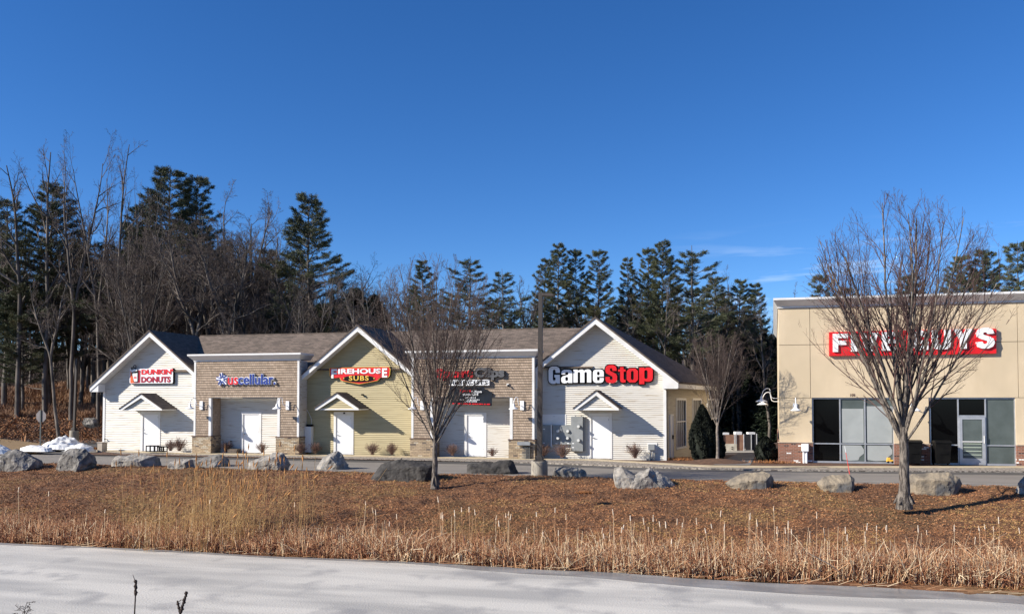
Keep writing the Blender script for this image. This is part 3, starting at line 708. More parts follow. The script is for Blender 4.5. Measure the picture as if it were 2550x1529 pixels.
# cup and two-line sign on the left gable
yb = DG-.02; yf = DG-.20
P = lambda x, y, d=yf: g_(300+x/6.1875, 880+y/6.1875, d)        # 300..700 x 880..1030 crop
q = lambda pts: [P(*p) for p in pts]
sg = empty('shop_sign', (P(480, 350)[0], DG, 4.3), 'red and orange two line letter sign with a drinks cup on the left white gable', 'sign', None)
x0, zt = P(318, 225); x1, zb_ = P(818, 462); zm_ = P(0, 345)[1]
slab(rrect(*[P(135, 0)[0], P(815, 0)[0]], P(0, 470)[1], P(0, 235)[1], .09), yf+.05, yb, BLACK, 'backing', sg)
slab(rrect(*[P(142, 0)[0], P(808, 0)[0]], P(0, 464)[1], P(0, 238)[1], .08), yf+.02, yf+.048, SWHITE, 'face', sg)
text("DUNKIN'", P(325, 0)[0], P(812, 0)[0], P(0, 330)[1], P(0, 248)[1], yf+.019, .02, RED, 'letters', sg, .045)
text("DONUTS", P(322, 0)[0], P(775, 0)[0], P(0, 450)[1], P(0, 360)[1], yf+.019, .02, MAROON, 'letters', sg, .045)
slab(q([(150, 455), (150, 270), (185, 262), (225, 455)]), yf+.01, yf+.0195, ORANGE, 'cup_panel', sg)
slab(q([(225, 455), (262, 455), (300, 452), (306, 262), (240, 250), (185, 262)]), yf+.012, yf+.0192, MAROON, 'cup_panel', sg)
slab(q([(172, 290), (205, 445), (268, 440), (272, 280), (262, 245), (215, 232), (165, 262)]), yf-.01, yf+.009, BLACK, 'cup', sg)
cup = slab(q([(182, 300), (213, 436), (262, 432), (264, 295)]), yf-.02, yf-.011, SWHITE, 'cup', sg)
slab(q([(166, 290), (262, 268), (258, 250), (215, 240), (172, 262)]), yf-.02, yf-.011, SWHITE, 'cup_lid', sg)
slab(q([(178, 318), (266, 300), (265, 292), (176, 308)]), yf-.024, yf-.0205, BLACK, 'cup_band', sg)
text('DD', P(216, 0)[0], P(258, 0)[0], P(0, 388)[1], P(0, 360)[1], yf-.0205, .006, RED, 'letters', sg, .06)
b = MB()
for cx, cz, rr in ((218, 205, 24), (176, 232, 17)):
    c = P(cx, cz); r_ = rr/6.1875/45
    b.tube([(c[0]+r_*math.cos(t), yf+.02, c[1]+r_*math.sin(t)) for t in np.linspace(0, 2*math.pi, 15)], .022, 6)
b.build('steam_ring', BLACK, sg)
# star and word sign on the first cedar front
yb, yf = DB-.03, DB-.17
P = lambda x, y, d=yf: g_(300+x/6.1875, 880+y/6.1875, d)
sg = empty('shop_sign', (P(1950, 400)[0], DB, 4.0), 'red and blue word sign with a blue star left of the yellow gable', 'sign')
sx0, sx1, sz0, sz1 = P(1655, 0)[0], P(2385, 0)[0], P(0, 490)[1], P(0, 335)[1]
text('uscellular.', sx0-.02, sx1+.04, sz0-.02, sz1+.02, yb, .10, SWHITE, 'backing', sg, .05)
xm = sx0+(sx1-sx0)*.222
zx = sz0+(sz1-sz0)*.70
text('us', sx0, xm-.02, sz0, zx, yb-.101, .025, RED, 'letters', sg, .012)
text('cellular.', xm+.0, sx1, sz0, sz1, yb-.101, .025, BLUE, 'letters', sg, .012)
c = P(1558, 400); ro = .40
star = []
for i in range(10):
    a_ = R(90+36*i+8); r_ = ro if i % 2 == 0 else ro*.62
    star.append((c[0]+r_*math.cos(a_), c[1]+r_*math.sin(a_)))
slab(star, yb-.10, yb, SWHITE, 'star', sg)
b = MB()
for i in range(5):
    a_ = R(90+72*i+8)
    for s_ in (-1, 1):
        aa = a_+s_*.22; p0 = (c[0]+.10*math.cos(a_+s_*.5), c[1]+.10*math.sin(a_+s_*.5)); p1 = (c[0]+.36*math.cos(aa), c[1]+.36*math.sin(aa))
        nx, nz_ = -(p1[1]-p0[1]), p1[0]-p0[0]; L = math.hypot(nx, nz_); nx, nz_ = nx/L*.022, nz_/L*.022
        b.prism([(p0[0]-nx, p0[1]-nz_), (p1[0]-nx, p1[1]-nz_), (p1[0]+nx, p1[1]+nz_), (p0[0]+nx, p0[1]+nz_)][::-1], yb-.13, yb-.101)
b.build('star_ray', BLUE, sg)
# shield shaped sign on the yellow gable
yb, yf = DG-.02, DG-.18
P = lambda x, y, d=yf: g_(780+x/4.7596, 880+y/4.7596, d)
q = lambda pts: [P(*p) for p in pts]
sg = empty('shop_sign', (P(550, 260)[0], DG, 4.2), 'red shield shaped sign with white and yellow letters on the yellow gable', 'sign')
outl = [(188, 170), (905, 158), (918, 185), (910, 265), (885, 292), (800, 288), (765, 325), (545, 368), (330, 325), (310, 288), (222, 296), (190, 265)]
def shrink(pl, k, cx=548, cy=250): return [(cx+(x-cx)*(1-k), cy+(y-cy)*(1-k*2.4)) for x, y in pl]
slab(q(outl)[::-1], yf, yb, BLACK, 'backing', sg)
slab(q(shrink(outl, .006))[::-1], yf-.012, yf-.001, SYEL, 'border', sg)
slab(q(shrink(outl, .028))[::-1], yf-.020, yf-.013, RED, 'face', sg)
slab([P(545+195*math.cos(t), 300+42*math.sin(t)) for t in np.linspace(0, 2*math.pi, 25)[:-1]][::-1], yf-.027, yf-.021, BLACK, 'oval', sg)
X = lambda a, b: (P(a, 0)[0], P(b, 0)[0]); Zr = lambda a, b: (P(0, a)[1], P(0, b)[1])
text('F', *X(220, 285), *Zr(296, 188), yf-.021, .02, SWHITE, 'letters', sg, .035)
text('IREHOUS', *X(300, 805), *Zr(246, 186), yf-.021, .02, SWHITE, 'letters', sg, .035)
text('E', *X(820, 880), *Zr(290, 184), yf-.021, .02, SWHITE, 'letters', sg, .035)
text('SUBS', *X(428, 662), *Zr(325, 268), yf-.028, .015, SYEL, 'letters', sg, .02, 0, 1.15)
b = MB()
for cx in (365, 724): c = P(cx, 296); b.cyl((c[0], yf-.04, c[1]), (c[0], yf-.028, c[1]), .035)
b.build('dot', SYEL, sg)
# red and grey word sign with plate, second cedar front
yb, yf = DB-.03, DB-.18
P = lambda x, y, d=yf: g_(1080+x/12.365, 900+y/12.365, d)
X = lambda a, b: (P(a, 0)[0], P(b, 0)[0]); Zr = lambda a, b: (P(0, a)[1], P(0, b)[1])
sg = empty('shop_sign', (P(1100, 400)[0], DB, 4.0), 'red and dark grey word sign with a white plate, behind the slender bare tree', 'sign')
text('Sport', *X(40, 1215), *Zr(590, 215), yb, .10, BLACK, 'backing', sg, .07)
text('Clips', *X(1225, 2185), *Zr(590, 195), yb, .10, BLACK, 'backing', sg, .07)
text('Sport', *X(50, 1205), *Zr(585, 222), yb-.101, .03, RED, 'letters', sg, .05)
text('Clips', *X(1235, 2175), *Zr(585, 202), yb-.101, .03, DGREY, 'letters', sg, .05)
pl = slab(rrect(*X(440, 1715), *Zr(745, 570), .05), yf, yb, SWHITE, 'plate', sg)
text('HAIRCUTS', *X(480, 1660), *Zr(715, 595), yf-.001, .012, BLACK, 'letters', sg, .01, 0, 1.1)
# banner hung below it
bn = empty('banner', (P(1150, 1100)[0], DB, 3.0), 'creased black vinyl banner with white and red print hung below the grey and red sign', 'banner')
b = MB(); n = 16; x0, x1 = X(440, 1790); zt0, zt1 = P(0, 770)[1], P(0, 850)[1]; zb0, zb1 = P(0, 1290)[1], P(0, 1365)[1]
grd = []
for j in range(9):
    for i in range(n+1):
        u = i/n; v = j/8; xx = x0+(x1-x0)*u; z = (zt0+(zt1-zt0)*u)*(1-v)+(zb0+(zb1-zb0)*u)*v
        if u > .85 and v < .3: z -= (u-.85)*1.3*(1-v/.3)
        grd.append((xx, yb-.09-.02*noise.noise(Vector((xx*2.2, z*2.2, 1)))-.015*math.sin(u*5+v*3), z))
for j in range(8):
    for i in range(n): k = j*(n+1)+i; b.face([grd[k+n+1], grd[k+n+2], grd[k+1], grd[k]])
cl = b.build('banner_cloth', mat('black_vinyl', (.012, .012, .014), None, rough=.3), bn, True)
yt = yb-.135
text('Sport', *X(800, 1150), *Zr(960, 870), yt, .004, RED, 'print', bn, .03)
text('Clips', *X(1160, 1480), *Zr(990, 890), yt, .004, SWHITE, 'print', bn, .03)
text('HAIRCUTS', *X(900, 1370), *Zr(1055, 985), yt, .004, SWHITE, 'print', bn, .03)
b = MB(); rr = random.Random(3)
for (xa, xb, za, zb) in ((970, 1290, 1135, 1095), (810, 1410, 1195, 1165), (940, 1340, 1248, 1218)):
    u = xa
    while u < xb:
        w_ = rr.uniform(18, 60); p0 = P(u, za); p1 = P(min(u+w_, xb), zb); b.box(p0[0], p1[0], yt-.003, yt, p0[1]+rr.uniform(0, .01), p1[1]); u += w_+rr.uniform(10, 26)
b.build('fine_print', SWHITE, bn)
b = MB(); u = 570
while u < 1650:
    w_ = rr.uniform(30, 110); p0 = P(u, 1300+u*.02); p1 = P(u+w_, 1265+u*.02); b.box(p0[0], p1[0], yt-.003, yt, p0[1], p1[1]); u += w_+rr.uniform(8, 30)
b.build('fine_print', RED, bn)
# black outlined word sign on the right gable
yb, yf = DG-.02, DG-.20
P = lambda x, y, d=yf: g_(1300+x*.20202, 880+y*.20202, d)
X = lambda a, b: (P(a, 0)[0], P(b, 0)[0]); Zr = lambda a, b: (P(0, a)[1], P(0, b)[1])
sg = empty('shop_sign', (P(960, 270)[0], DG, 4.1), 'large black outlined white and red word sign on the right white gable', 'sign')
glyph_s = [[(.0, .28), (0, .18), (.08, .05), (.30, -.02), (.70, -.02), (.92, .05), (1, .18), (1, .38), (.92, .50), (.66, .60), (.42, .68), (.38, .76), (.42, .83), (.56, .83), (.60, .76), (.60, .68), (.96, .68), (.96, .82), (.88, .95), (.68, 1.02), (.30, 1.02), (.08, .95), (0, .82), (0, .66), (.08, .55), (.36, .44), (.58, .36), (.62, .26), (.58, .17), (.44, .17), (.38, .24), (.38, .34), (0, .34)]]
parts = [('G', 325, 465, 372, 168, SWHITE), ('a', 482, 618, 366, 208, SWHITE), ('m', 632, 852, 362, 205, SWHITE), ('e', 872, 1006, 364, 208, SWHITE), ('S', 1026, 1170, 366, 158, RED), ('t', 1182, 1275, 362, 178, RED), ('o', 1288, 1428, 364, 196, RED), ('p', 1442, 1610, 385, 188, RED)]
def shape(polys, x0, x1, z0, z1, y, th, m, name, parent, off=0.):
    cu = bpy.data.curves.new(name, 'CURVE'); cu.dimensions = '2D'; cu.fill_mode = 'BOTH'; cu.extrude = th/2; cu.offset = off
    for pl in polys:
        sp_ = cu.splines.new('POLY'); sp_.points.add(len(pl)-1); sp_.use_cyclic_u = True
        for i, (u, v) in enumerate(pl): sp_.points[i].co = (x0+(x1-x0)*u, z0+(z1-z0)*v, 0, 1)
    t = bpy.data.objects.new(name, cu); col.objects.link(t); bpy.context.view_layer.update()
    me = bpy.data.meshes.new_from_object(t.evaluated_get(bpy.context.evaluated_depsgraph_get())); bpy.data.objects.remove(t)
    o0 = wloc(parent); me.transform(Matrix.Translation((-o0.x, y-th/2-o0.y, -o0.z)) @ Matrix.Rotation(R(90), 4, 'X')); me.materials.clear(); me.name = name
    return link(name, me, m, parent)
def rb(x0, x1, z0, z1, r): return [(x0+r, z0), (x1-r, z0), (x1, z0+r*.8), (x1, z1-r*.8), (x1-r, z1), (x0+r, z1), (x0, z1-r*.8), (x0, z0+r*.8)]
GL = {
 'G': [[(1, .52), (1, 0), (.76, 0), (.70, .06), (.55, -.02), (.30, -.02), (.08, .06), (0, .22), (0, .78), (.08, .94), (.30, 1.02), (.70, 1.02), (.92, .94), (1, .78), (1, .64), (.62, .64), (.62, .76), (.56, .83), (.44, .83), (.38, .76), (.38, .24), (.44, .17), (.56, .17), (.62, .24), (.62, .36), (.52, .36), (.52, .52)]],
 'a': [[(.64, 0), (1, 0), (1, .78), (.92, .95), (.72, 1.02), (.28, 1.02), (.08, .95), (0, .80), (0, .66), (.36, .66), (.36, .78), (.42, .84), (.58, .84), (.64, .78), (.64, .64), (.5, .60), (.15, .52), (0, .40), (0, .14), (.08, .02), (.26, -.03), (.5, .0), (.62, .08)], rb(.37, .62, .16, .46, .08)],
 'm': [[(0, 0), (.24, 0), (.24, .76), (.31, .82), (.38, .76), (.38, 0), (.62, 0), (.62, .76), (.69, .82), (.76, .76), (.76, 0), (1, 0), (1, .86), (.94, .97), (.82, 1.02), (.70, .99), (.60, .92), (.52, 1.0), (.40, 1.0), (.24, .92), (.24, 1.0), (0, 1.0)]],
 'e': [[(1, .45), (.38, .45), (.38, .22), (.44, .16), (.56, .16), (.62, .22), (.62, .36), (1, .36), (1, .2), (.92, .05), (.72, -.02), (.28, -.02), (.08, .05), (0, .2), (0, .8), (.08, .95), (.28, 1.02), (.72, 1.02), (.92, .95), (1, .8)], rb(.38, .62, .57, .85, .08)],
 'S': glyph_s,
 't': [[(.28, .14), (.36, .02), (.6, -.02), (1, 0), (1, .17), (.80, .17), (.74, .23), (.74, .70), (1, .70), (1, .84), (.74, .84), (.74, 1), (.28, 1), (.28, .84), (0, .84), (0, .70), (.28, .70)]],
 'o': [rb(0, 1, 0, 1, .24), rb(.38, .62, .17, .83, .10)],
 'p': [[(0, 0), (.38, 0), (.38, .20), (.52, .15), (.76, .15), (.94, .22), (1, .36), (1, .84), (.94, .95), (.76, 1), (.54, 1), (.38, .93), (.38, 1), (0, 1)], rb(.38, .62, .32, .85, .08)],
}
for ch, a, c, zlo, zhi, m in parts:
    shape([GL[ch][0]], *X(a, c), *Zr(zlo, zhi), yb, .13, BLACK, 'backing', sg, .055)
for ch, a, c, zlo, zhi, m in parts:
    shape(GL[ch], *X(a, c), *Zr(zlo, zhi), yb-.131, .035, m, 'letter', sg, .0)
# big red box sign on the tan building
yb, yf = FY-.0, FY-.16
P = lambda x, y, d=yf: g_(2000+x/4.5, 780+y/4.5, d)
X = lambda a, b: (P(a, 0)[0], P(b, 0)[0]); Zr = lambda a, b: (P(0, a)[1], P(0, b)[1])
sg = empty('restaurant_sign', (P(1200, 300)[0], FY, 5.5), 'long red box sign with big white block capitals on the tan building', 'sign')
slab([P(293, 478), P(1145, 470), P(1145, 190), P(293, 212)][::1], yf, yb-.002, RED, 'panel', sg)
slab([P(1150, 470), P(2165, 450), P(2165, 172), P(1150, 190)][::1], yf, yb-.002, RED, 'panel', sg)
def glyph(ch):
    t = .34
    if ch == 'F': return [[(0, 0), (t, 0), (t, .38), (.88, .38), (.88, .62), (t, .62), (t, .76), (1, .76), (1, 1), (0, 1)]]
    if ch == 'I': return [[(0, 0), (1, 0), (1, 1), (0, 1)]]
    if ch == 'V': return [[(.34, 0), (.66, 0), (1, 1), (.66, 1), (.5, .42), (.34, 1), (0, 1)]]
    if ch == 'E': return [[(0, 0), (1, 0), (1, .24), (t, .24), (t, .39), (.9, .39), (.9, .61), (t, .61), (t, .76), (1, .76), (1, 1), (0, 1)]]
    if ch == 'Y': return [[(.34, 0), (.66, 0), (.66, .42), (1, 1), (.64, 1), (.5, .68), (.36, 1), (0, 1), (.34, .42)]]
    if ch == 'U': return [[(0, 1), (0, .32), (.06, .12), (.2, .01), (.5, -.02), (.8, .01), (.94, .12), (1, .32), (1, 1), (.66, 1), (.66, .34), (.6, .24), (.5, .22), (.4, .24), (.34, .34), (.34, 1)]]
    if ch == 'G': return [[(.98, .50), (.98, 0), (.74, 0), (.7, .07), (.52, -.02), (.3, 0), (.08, .16), (0, .38), (0, .62), (.08, .84), (.3, 1), (.6, 1.02), (.85, .93), (.98, .72), (.64, .66), (.56, .76), (.44, .77), (.36, .66), (.34, .5), (.36, .32), (.46, .22), (.6, .24), (.64, .31), (.52, .31), (.52, .50)]]
    if ch == 'S': return [[(.0, .3), (.34, .33), (.42, .21), (.56, .21), (.64, .29), (.58, .37), (.3, .45), (.08, .56), (.02, .76), (.14, .94), (.38, 1.02), (.66, 1.02), (.9, .92), (.97, .72), (.63, .70), (.56, .79), (.44, .79), (.38, .73), (.44, .66), (.72, .58), (.94, .46), (1, .26), (.9, .08), (.66, -.02), (.32, -.02), (.1, .06)]]
for ch, a, c in (('F', 328, 498), ('I', 530, 598), ('V', 630, 838), ('E', 876, 1050), ('G', 1204, 1398), ('U', 1432, 1648), ('Y', 1672, 1900), ('S', 1924, 2138)):
    k0, k1 = (a-328)/1810, (c-328)/1810
    lo_ = 440-22*(k0+k1)/2; hi_ = 240-36*(k0+k1)/2
    xa, xb = X(a, c); za, zb = P(0, lo_)[1], P(0, hi_)[1]
    for g in glyph(ch): slab([(xa+(xb-xa)*u, za+(zb-za)*v) for u, v in g][::(1 if ch in 'FIVEYU' else 1)], yf-.09, yf-.001, SWHITE, 'letter', sg)
nb = empty('house_number', (g_(2122, 984, FY)[0], FY, 3.1), 'small brown number above the shop window of the tan building', 'number')
x0, z1 = g_(2117, 980, FY); x1, z0 = g_(2129, 987, FY); text('109', x0, x1, z0, z1, FY-.001, .015, BRICKCAP, 'letters', nb)

# ------------------------------------------------------------------ wall lamps and small wall things
def wall_lamp(x, y, z, ang, label, s=1., box=True, bh=.5):
    """gooseneck: plate on the wall at (x,y,z); the arm leaves the wall in direction ang (0 = straight out)"""
    t = empty('wall_lamp', (x, y, z), label, 'lamp', 'gooseneck wall lamps')
    a = MB(); pts = []
    for k in range(15):
        u = k/14
        if u < .2: o, h = .30*s*(u/.2), -.02
        elif u < .45: v = (u-.2)/.25; o, h = .30*s+.12*s*math.sin(v*math.pi/2)*.6, .32*s*v
        else: v = (u-.45)/.55; o, h = .55*s-.18*s*math.cos(v*math.pi), .32*s+.22*s*math.sin(v*math.pi)-.28*s*v
        pts.append((x+math.sin(ang)*o, y-math.cos(ang)*o, z+h))
    a.tube(pts, .019, 8); a.build('arm', LAMPW, t)
    e = pts[-1]; sh = MB()
    sh.lathe((e[0], e[1], e[2]), [(.03, .05), (.055, .03), (.065, -.07), (.09, -.12), (.22*s, -.20), (.26*s, -.235), (.25*s, -.24), (.08, -.14), (.02, -.1)], 18); sh.build('shade', LAMPW, t, True)
    if box: p = MB(); p.box(x-.10, x+.10, y-.07, y, z-bh/2, z+bh/2-.02); p.build('back_box', LAMPW, t, bevel=.01)
    return t
for px, lab in ((503, 'white gooseneck lamp on the left pier of the front with the blue star sign'), (717.5, 'white gooseneck lamp on the right pier of the front with the blue star sign'), (1052.5, 'white gooseneck lamp behind the bare tree on the left pier of the second cedar front'), (1301, 'white gooseneck lamp on the right pier of the second cedar front beside the tall pole')):
    X_, Z_ = g_(px, 1009, DB); wall_lamp(X_, DB-.02, Z_, R(-24), lab)
X_, Z_ = g_(1980, 1012, FY); wall_lamp(X_, FY, Z_, R(-2), 'white gooseneck lamp seen head on at the left end of the tan front', box=True, bh=.34)
X_, Z_ = g_(2272, 1012, FY); wall_lamp(X_, FY, Z_, R(-2), 'white gooseneck lamp on the brick and stucco pier behind the tree trunk', box=True, bh=.34)
wall_lamp(fxs(2.0), 2.0, 3.0, R(-90), 'nearer white gooseneck lamp on the shaded left side of the tan building', 1.15, False)
wall_lamp(fxs(5.2), 5.2, 2.84, R(-90), 'farther white gooseneck lamp on the shaded left side of the tan building', 1.15, False)
def smallbox(name, label, cat, px, py, w, h, dp, m, d, extra=None):
    X_, Z_ = g_(px, py, d); t = empty(name, (X_, d, Z_), label, cat)
    b = MB(); b.box(X_-w/2, X_+w/2, d-dp, d, Z_-h/2, Z_+h/2); b.build('housing', m, t, bevel=.008)
    if extra: extra(t, X_, Z_)
    return t
def camera_ex(t, X_, Z_):
    b = MB(); b.cyl((X_, DB-.05, Z_), (X_+.05, DB-.2, Z_-.06), .035); b.build('lens_tube', BLACK, t)
smallbox('security_camera', 'small round security camera right of the red and grey sign', 'camera', 1265, 958, .12, .12, .06, TRIM, DB-.03, camera_ex)
smallbox('wall_speaker', 'small black bracket on the yellow gable below the shield sign', 'bracket', 904, 983, .09, .08, .16, BLACK, DG-.02)
smallbox('door_number_light', 'tiny dark sensor over the yellow gable door', 'sensor', 857.5, 1028.5, .1, .08, .05, BLACK, DG-.05)
for n_, (px, py, d, lb) in enumerate([(265, 1093, DG, 'black hose tap low on the left white gable'), (577.5, 1098, DG, 'black hose tap on the wall left of the door under the blue star sign'), (1562, 1110, DG, 'black hose tap left of the bush on the right white gable')]):
    X_, Z_ = g_(px, py, d); t = empty('hose_tap', (X_, d, Z_), lb, 'tap'); b = MB(); b.cyl((X_, d, Z_), (X_, d-.12, Z_), .022); b.cyl((X_, d-.10, Z_), (X_, d-.10, Z_-.07), .016); b.build('spout', BLACK, t)
    b = MB(); b.cyl((X_, d-.13, Z_+.0), (X_, d-.15, Z_), .04); b.build('wheel', BLACK, t)
# meter bank on the right gable
P = lambda x, y, d=DG: g_(1300+x*.20202, 880+y*.20202, d)
mb = empty('meter_bank', (P(500, 900)[0], DG, .4), 'large grey electric meter cabinet with five round meters on the right white gable', 'meter cabinet')
def mbox(x0, x1, y0, y1, dp, m, name, parent=mb, bev=.01):
    a = P(x0, y1); c = P(x1, y0); b = MB(); b.box(a[0], c[0], DG-dp, DG-.02, a[1], c[1]); return b.build(name, m, parent, bevel=bev)
DKB = mat('cabinet_grey', (.26, .27, .27), (.22, .23, .23), 3, .5)
mbox(255, 545, 750, 880, .04, TRIM, 'panel_board', bev=0)
mbox(180, 358, 884, 1140, .20, DKB, 'cabinet'); mbox(362, 378, 870, 1155, .22, TRIM, 'conduit')
mbox(385, 612, 884, 1120, .18, DKB, 'cabinet'); c2 = mbox(614, 760, 775, 1200, .26, DKB, 'cabinet'); mbox(762, 780, 780, 1200, .18, DKB, 'cabinet')
for cx, cy in ((455, 955), (575, 955), (455, 1040), (572, 1040), (710, 897), (710, 1067)):
    a = P(cx, cy); dp = .18 if cx < 600 else .26; b = MB(); b.cyl((a[0], DG-dp, a[1]), (a[0], DG-dp-.05, a[1]), .10, n=18); mt = b.build('meter_socket', DKB, mb)
    b = MB(); b.cyl((a[0], DG-dp-.051, a[1]), (a[0], DG-dp-.17, a[1]), .078, .07, 18); b.build('meter_glass', mat('meter_glass_mat', (.62, .62, .60), None, rough=.12), mt)
for cx, cy in ((640, 1105), (640, 1155), (432, 1108), (575, 1105), (280, 930), (278, 1100)):
    a = P(cx, cy); dp = .262 if cx > 600 else (.182 if cx > 380 else .202); b = MB(); b.box(a[0]-.05, a[0]+.05, DG-dp-.004, DG-dp+.002, a[1]-.025, a[1]+.025); b.build('label_plate', SWHITE, mb)
mbox(395, 400, 770, 780, .1, DKB, 'bracket'); mbox(655, 662, 765, 776, .1, DKB, 'bracket'); mbox(728, 734, 765, 776, .1, DKB, 'bracket')
# small utility pedestal right of the bush
pd = empty('utility_box', (P(1600, 1200)[0], DG-.1, -.1), 'small grey utility box on a pipe at the right corner of the right gable', 'utility box')
a, c = P(1548, 1215, DG), P(1665, 1100, DG); b = MB(); b.box(a[0], c[0], DG-.06, DG-.02, a[1], c[1]); b.build('back_board', TRIM, pd)
a, c = P(1555, 1190, DG-.3), P(1635, 1120, DG-.3); b = MB(); b.box(a[0], c[0], DG-.32, DG-.061, a[1], c[1]); b.build('housing', DKB, pd, bevel=.01)
for xx in (1583, 1612): u = P(xx, 1200, DG-.2)[0]; b = MB(); b.cyl((u, DG-.2, a[1]), (u, DG-.2, -.2), .045); b.build('pipe', METALG, pd)
# pipes box on the second cedar front's right pier
t = empty('cable_box', (g_(1316, 1105, DB)[0], DB-.1, -.1), 'flat grey cable box with six vertical pipes on the stone pier beside the tall pole', 'cable box')
a, c = g_(1290, 1108, DB-.15), g_(1322, 1100, DB-.15); b = MB(); b.box(a[0], c[0], DB-.34, DB-.11, a[1], c[1]); b.build('housing', METALG, t, bevel=.01)
for i in range(6): u = c[0]-.06-i*.068; b = MB(); b.cyl((u, DB-.2, a[1]), (u, DB-.2, -.2), .02, n=8); b.build('pipe', mat('pipe_grey', (.12, .12, .12), None), t)
# tall narrow white cabinet with cable left of the yellow door
t = empty('gas_cabinet', (g_(769, 1060, DB+.45)[0], DB+.45, -.1), 'tall narrow white utility cabinet in the shade left of the yellow gable door', 'utility cabinet')
a, c = g_(760, 1126, DG-.2), g_(777, 1062, DG-.2); b = MB(); b.box(a[0], c[0], DG-.3, DG-.02, a[1], c[1]); b.build('housing', TRIM, t, bevel=.01)
b = MB(); b.box(a[0]+.05, c[0], DG-.2, DG-.02, c[1]+.002, c[1]+.12); b.build('junction', BLACK, t)
pts = [g_(x, y, DG-.05) for x, y in ((762, 997), (759, 1003), (761, 1015), (770, 1030), (776, 1045), (775, 1060))]
b = MB(); b.tube([(p[0], DG-.05, p[1]) for p in pts], .014, 6); b.build('cable', TRIM, t)
# white pedestal on the brick base of the tan building
t = empty('utility_box', (g_(2005, 1125, FY-.1)[0], FY-.2, -.1), 'white utility box on two white pipes against the brick base of the tan building', 'utility box')
a, c = g_(1996.5, 1124, FY-.25), g_(2014, 1105, FY-.25); b = MB(); b.box(a[0], c[0], FY-.32, FY-.07, a[1], c[1]); b.build('housing', LAMPW, t, bevel=.03)
for u in (a[0]+.10, c[0]-.10): b = MB(); b.cyl((u, FY-.19, a[1]), (u, FY-.19, -.22), .055); b.build('pipe', LAMPW, t)
# things standing by the walls
def bin_(px, w, label, yb_):
    X_ = g_(px, 1100, yb_)[0]; t = empty('wheeled_bin', (X_, yb_, -.1), label, 'bin', 'wheeled bins by the tan building')
    b = MB(); lo = [(X_-w*.40, yb_-.30), (X_+w*.40, yb_-.30), (X_+w*.40, yb_+.26), (X_-w*.40, yb_+.26)]; hi = [(X_-w/2, yb_-.38), (X_+w/2, yb_-.38), (X_+w/2, yb_+.34), (X_-w/2, yb_+.34)]
    z0, z1 = -.02, .92
    for i in range(4): j = (i+1) % 4; b.face([(*lo[i], z0), (*lo[j], z0), (*hi[j], z1), (*hi[i], z1)])
    b.face([(*p, z0) for p in lo[::-1]]); b.face([(*p, z1) for p in hi]); b.build('body', BLACK, t)
    b = MB(); b.prism([(yb_-.42, .92), (yb_+.38, .92), (yb_+.36, 1.0), (yb_-.05, 1.05), (yb_-.40, .98)], X_-w/2-.03, X_+w/2+.03, ax='X'); b.build('lid', BLACK, t, bevel=.02)
    b = MB(); b.cyl((X_-w/2+.05, yb_+.40, .9), (X_+w/2-.05, yb_+.40, .9), .02); b.box(X_-w*.25, X_+w*.25, yb_-.37, yb_-.345, .42, .46); b.build('handle', BLACK, t)
    for s_ in (-1, 1): b = MB(); b.cyl((X_+s_*w*.42, yb_+.28, .02), (X_+s_*(w*.42+.05), yb_+.28, .02), .13, n=16); b.build('wheel', BLACK, t)
bin_(2274, .62, 'black wheeled bin just right of the tree trunk before the tan pier', FY-.5)
bin_(2345, .66, 'black wheeled bin right of the brick pier, nearer the glass door', FY-.45)
def crate(px, w, h, label):
    d = DG-1.3; X_, Z_ = g_(px, 1124.5, d); t = empty('milk_crate', (X_, d, Z_), label, 'crate', 'black crates by the door')
    b = MB(); s_ = .03
    for dy in (-.18, .18):
        for dx in (-w/2, w/2-.05): b.box(X_+dx, X_+dx+.05, d+dy-.02, d+dy+.02, Z_, Z_+h)
        b.box(X_-w/2, X_+w/2, d+dy-.015, d+dy+.015, Z_+h-.06, Z_+h); b.box(X_-w/2, X_+w/2, d+dy-.015, d+dy+.015, Z_, Z_+.04)
        b.box(X_-.07, X_-.01, d+dy-.01, d+dy+.01, Z_+.04, Z_+h-.06)
    for dx in (-w/2, w/2-.03): b.box(X_+dx, X_+dx+.03, d-.16, d+.16, Z_+h-.06, Z_+h-.001); b.box(X_+dx, X_+dx+.03, d-.16, d+.16, Z_, Z_+.04)
    b.build('frame', BLACK, t)
    b = MB(); b.box(X_-w/2+.04, X_+w/2-.04, d-.15, d+.15, Z_, Z_+.02); b.build('bottom', BLACK, t)
crate(380, .62, .36, 'larger black plastic crate in front of the left gable door'); crate(404, .42, .31, 'smaller black plastic crate touching the right side of the larger crate')
t = empty('concrete_box', (g_(254, 1120, .0)[0], 0, -.15), 'plain beige square concrete box at the left corner of the white gable', 'box')
x0_, y0_ = onZ(242, 1126, -.15); 
b = MB(); b.box(x0_, x0_+.34, y0_, y0_+.42, -.17, .40); b.build('body', mat('beige_box', (.42, .36, .29), (.36, .31, .25), 3, .8), t, bevel=.015)
b = MB(); b.box(x0_-.03, x0_+.37, y0_-.03, y0_+.45, .401, .44); b.build('lid', mat('beige_lid', (.46, .40, .33), None), t, bevel=.01)
t = empty('planter_box', (g_(586, 1118, .5)[0], .5, -.1), 'low weathered wooden planter box beside the bush under the blue star sign', 'planter')
X_ = g_(583, 1118, .55)[0]; b = MB(); b.prism([(X_-.28, -.12), (X_+.24, -.12), (X_+.32, .14), (X_-.32, .14)], .35, .75); b.build('box', mat('old_wood', (.14, .11, .085), (.09, .07, .055), 6), t)
t = empty('toy_truck', (g_(2216, 1145, .3)[0], .3, -.1), 'small yellow object on rusty leaves at the foot of the left shop window', 'yellow object')
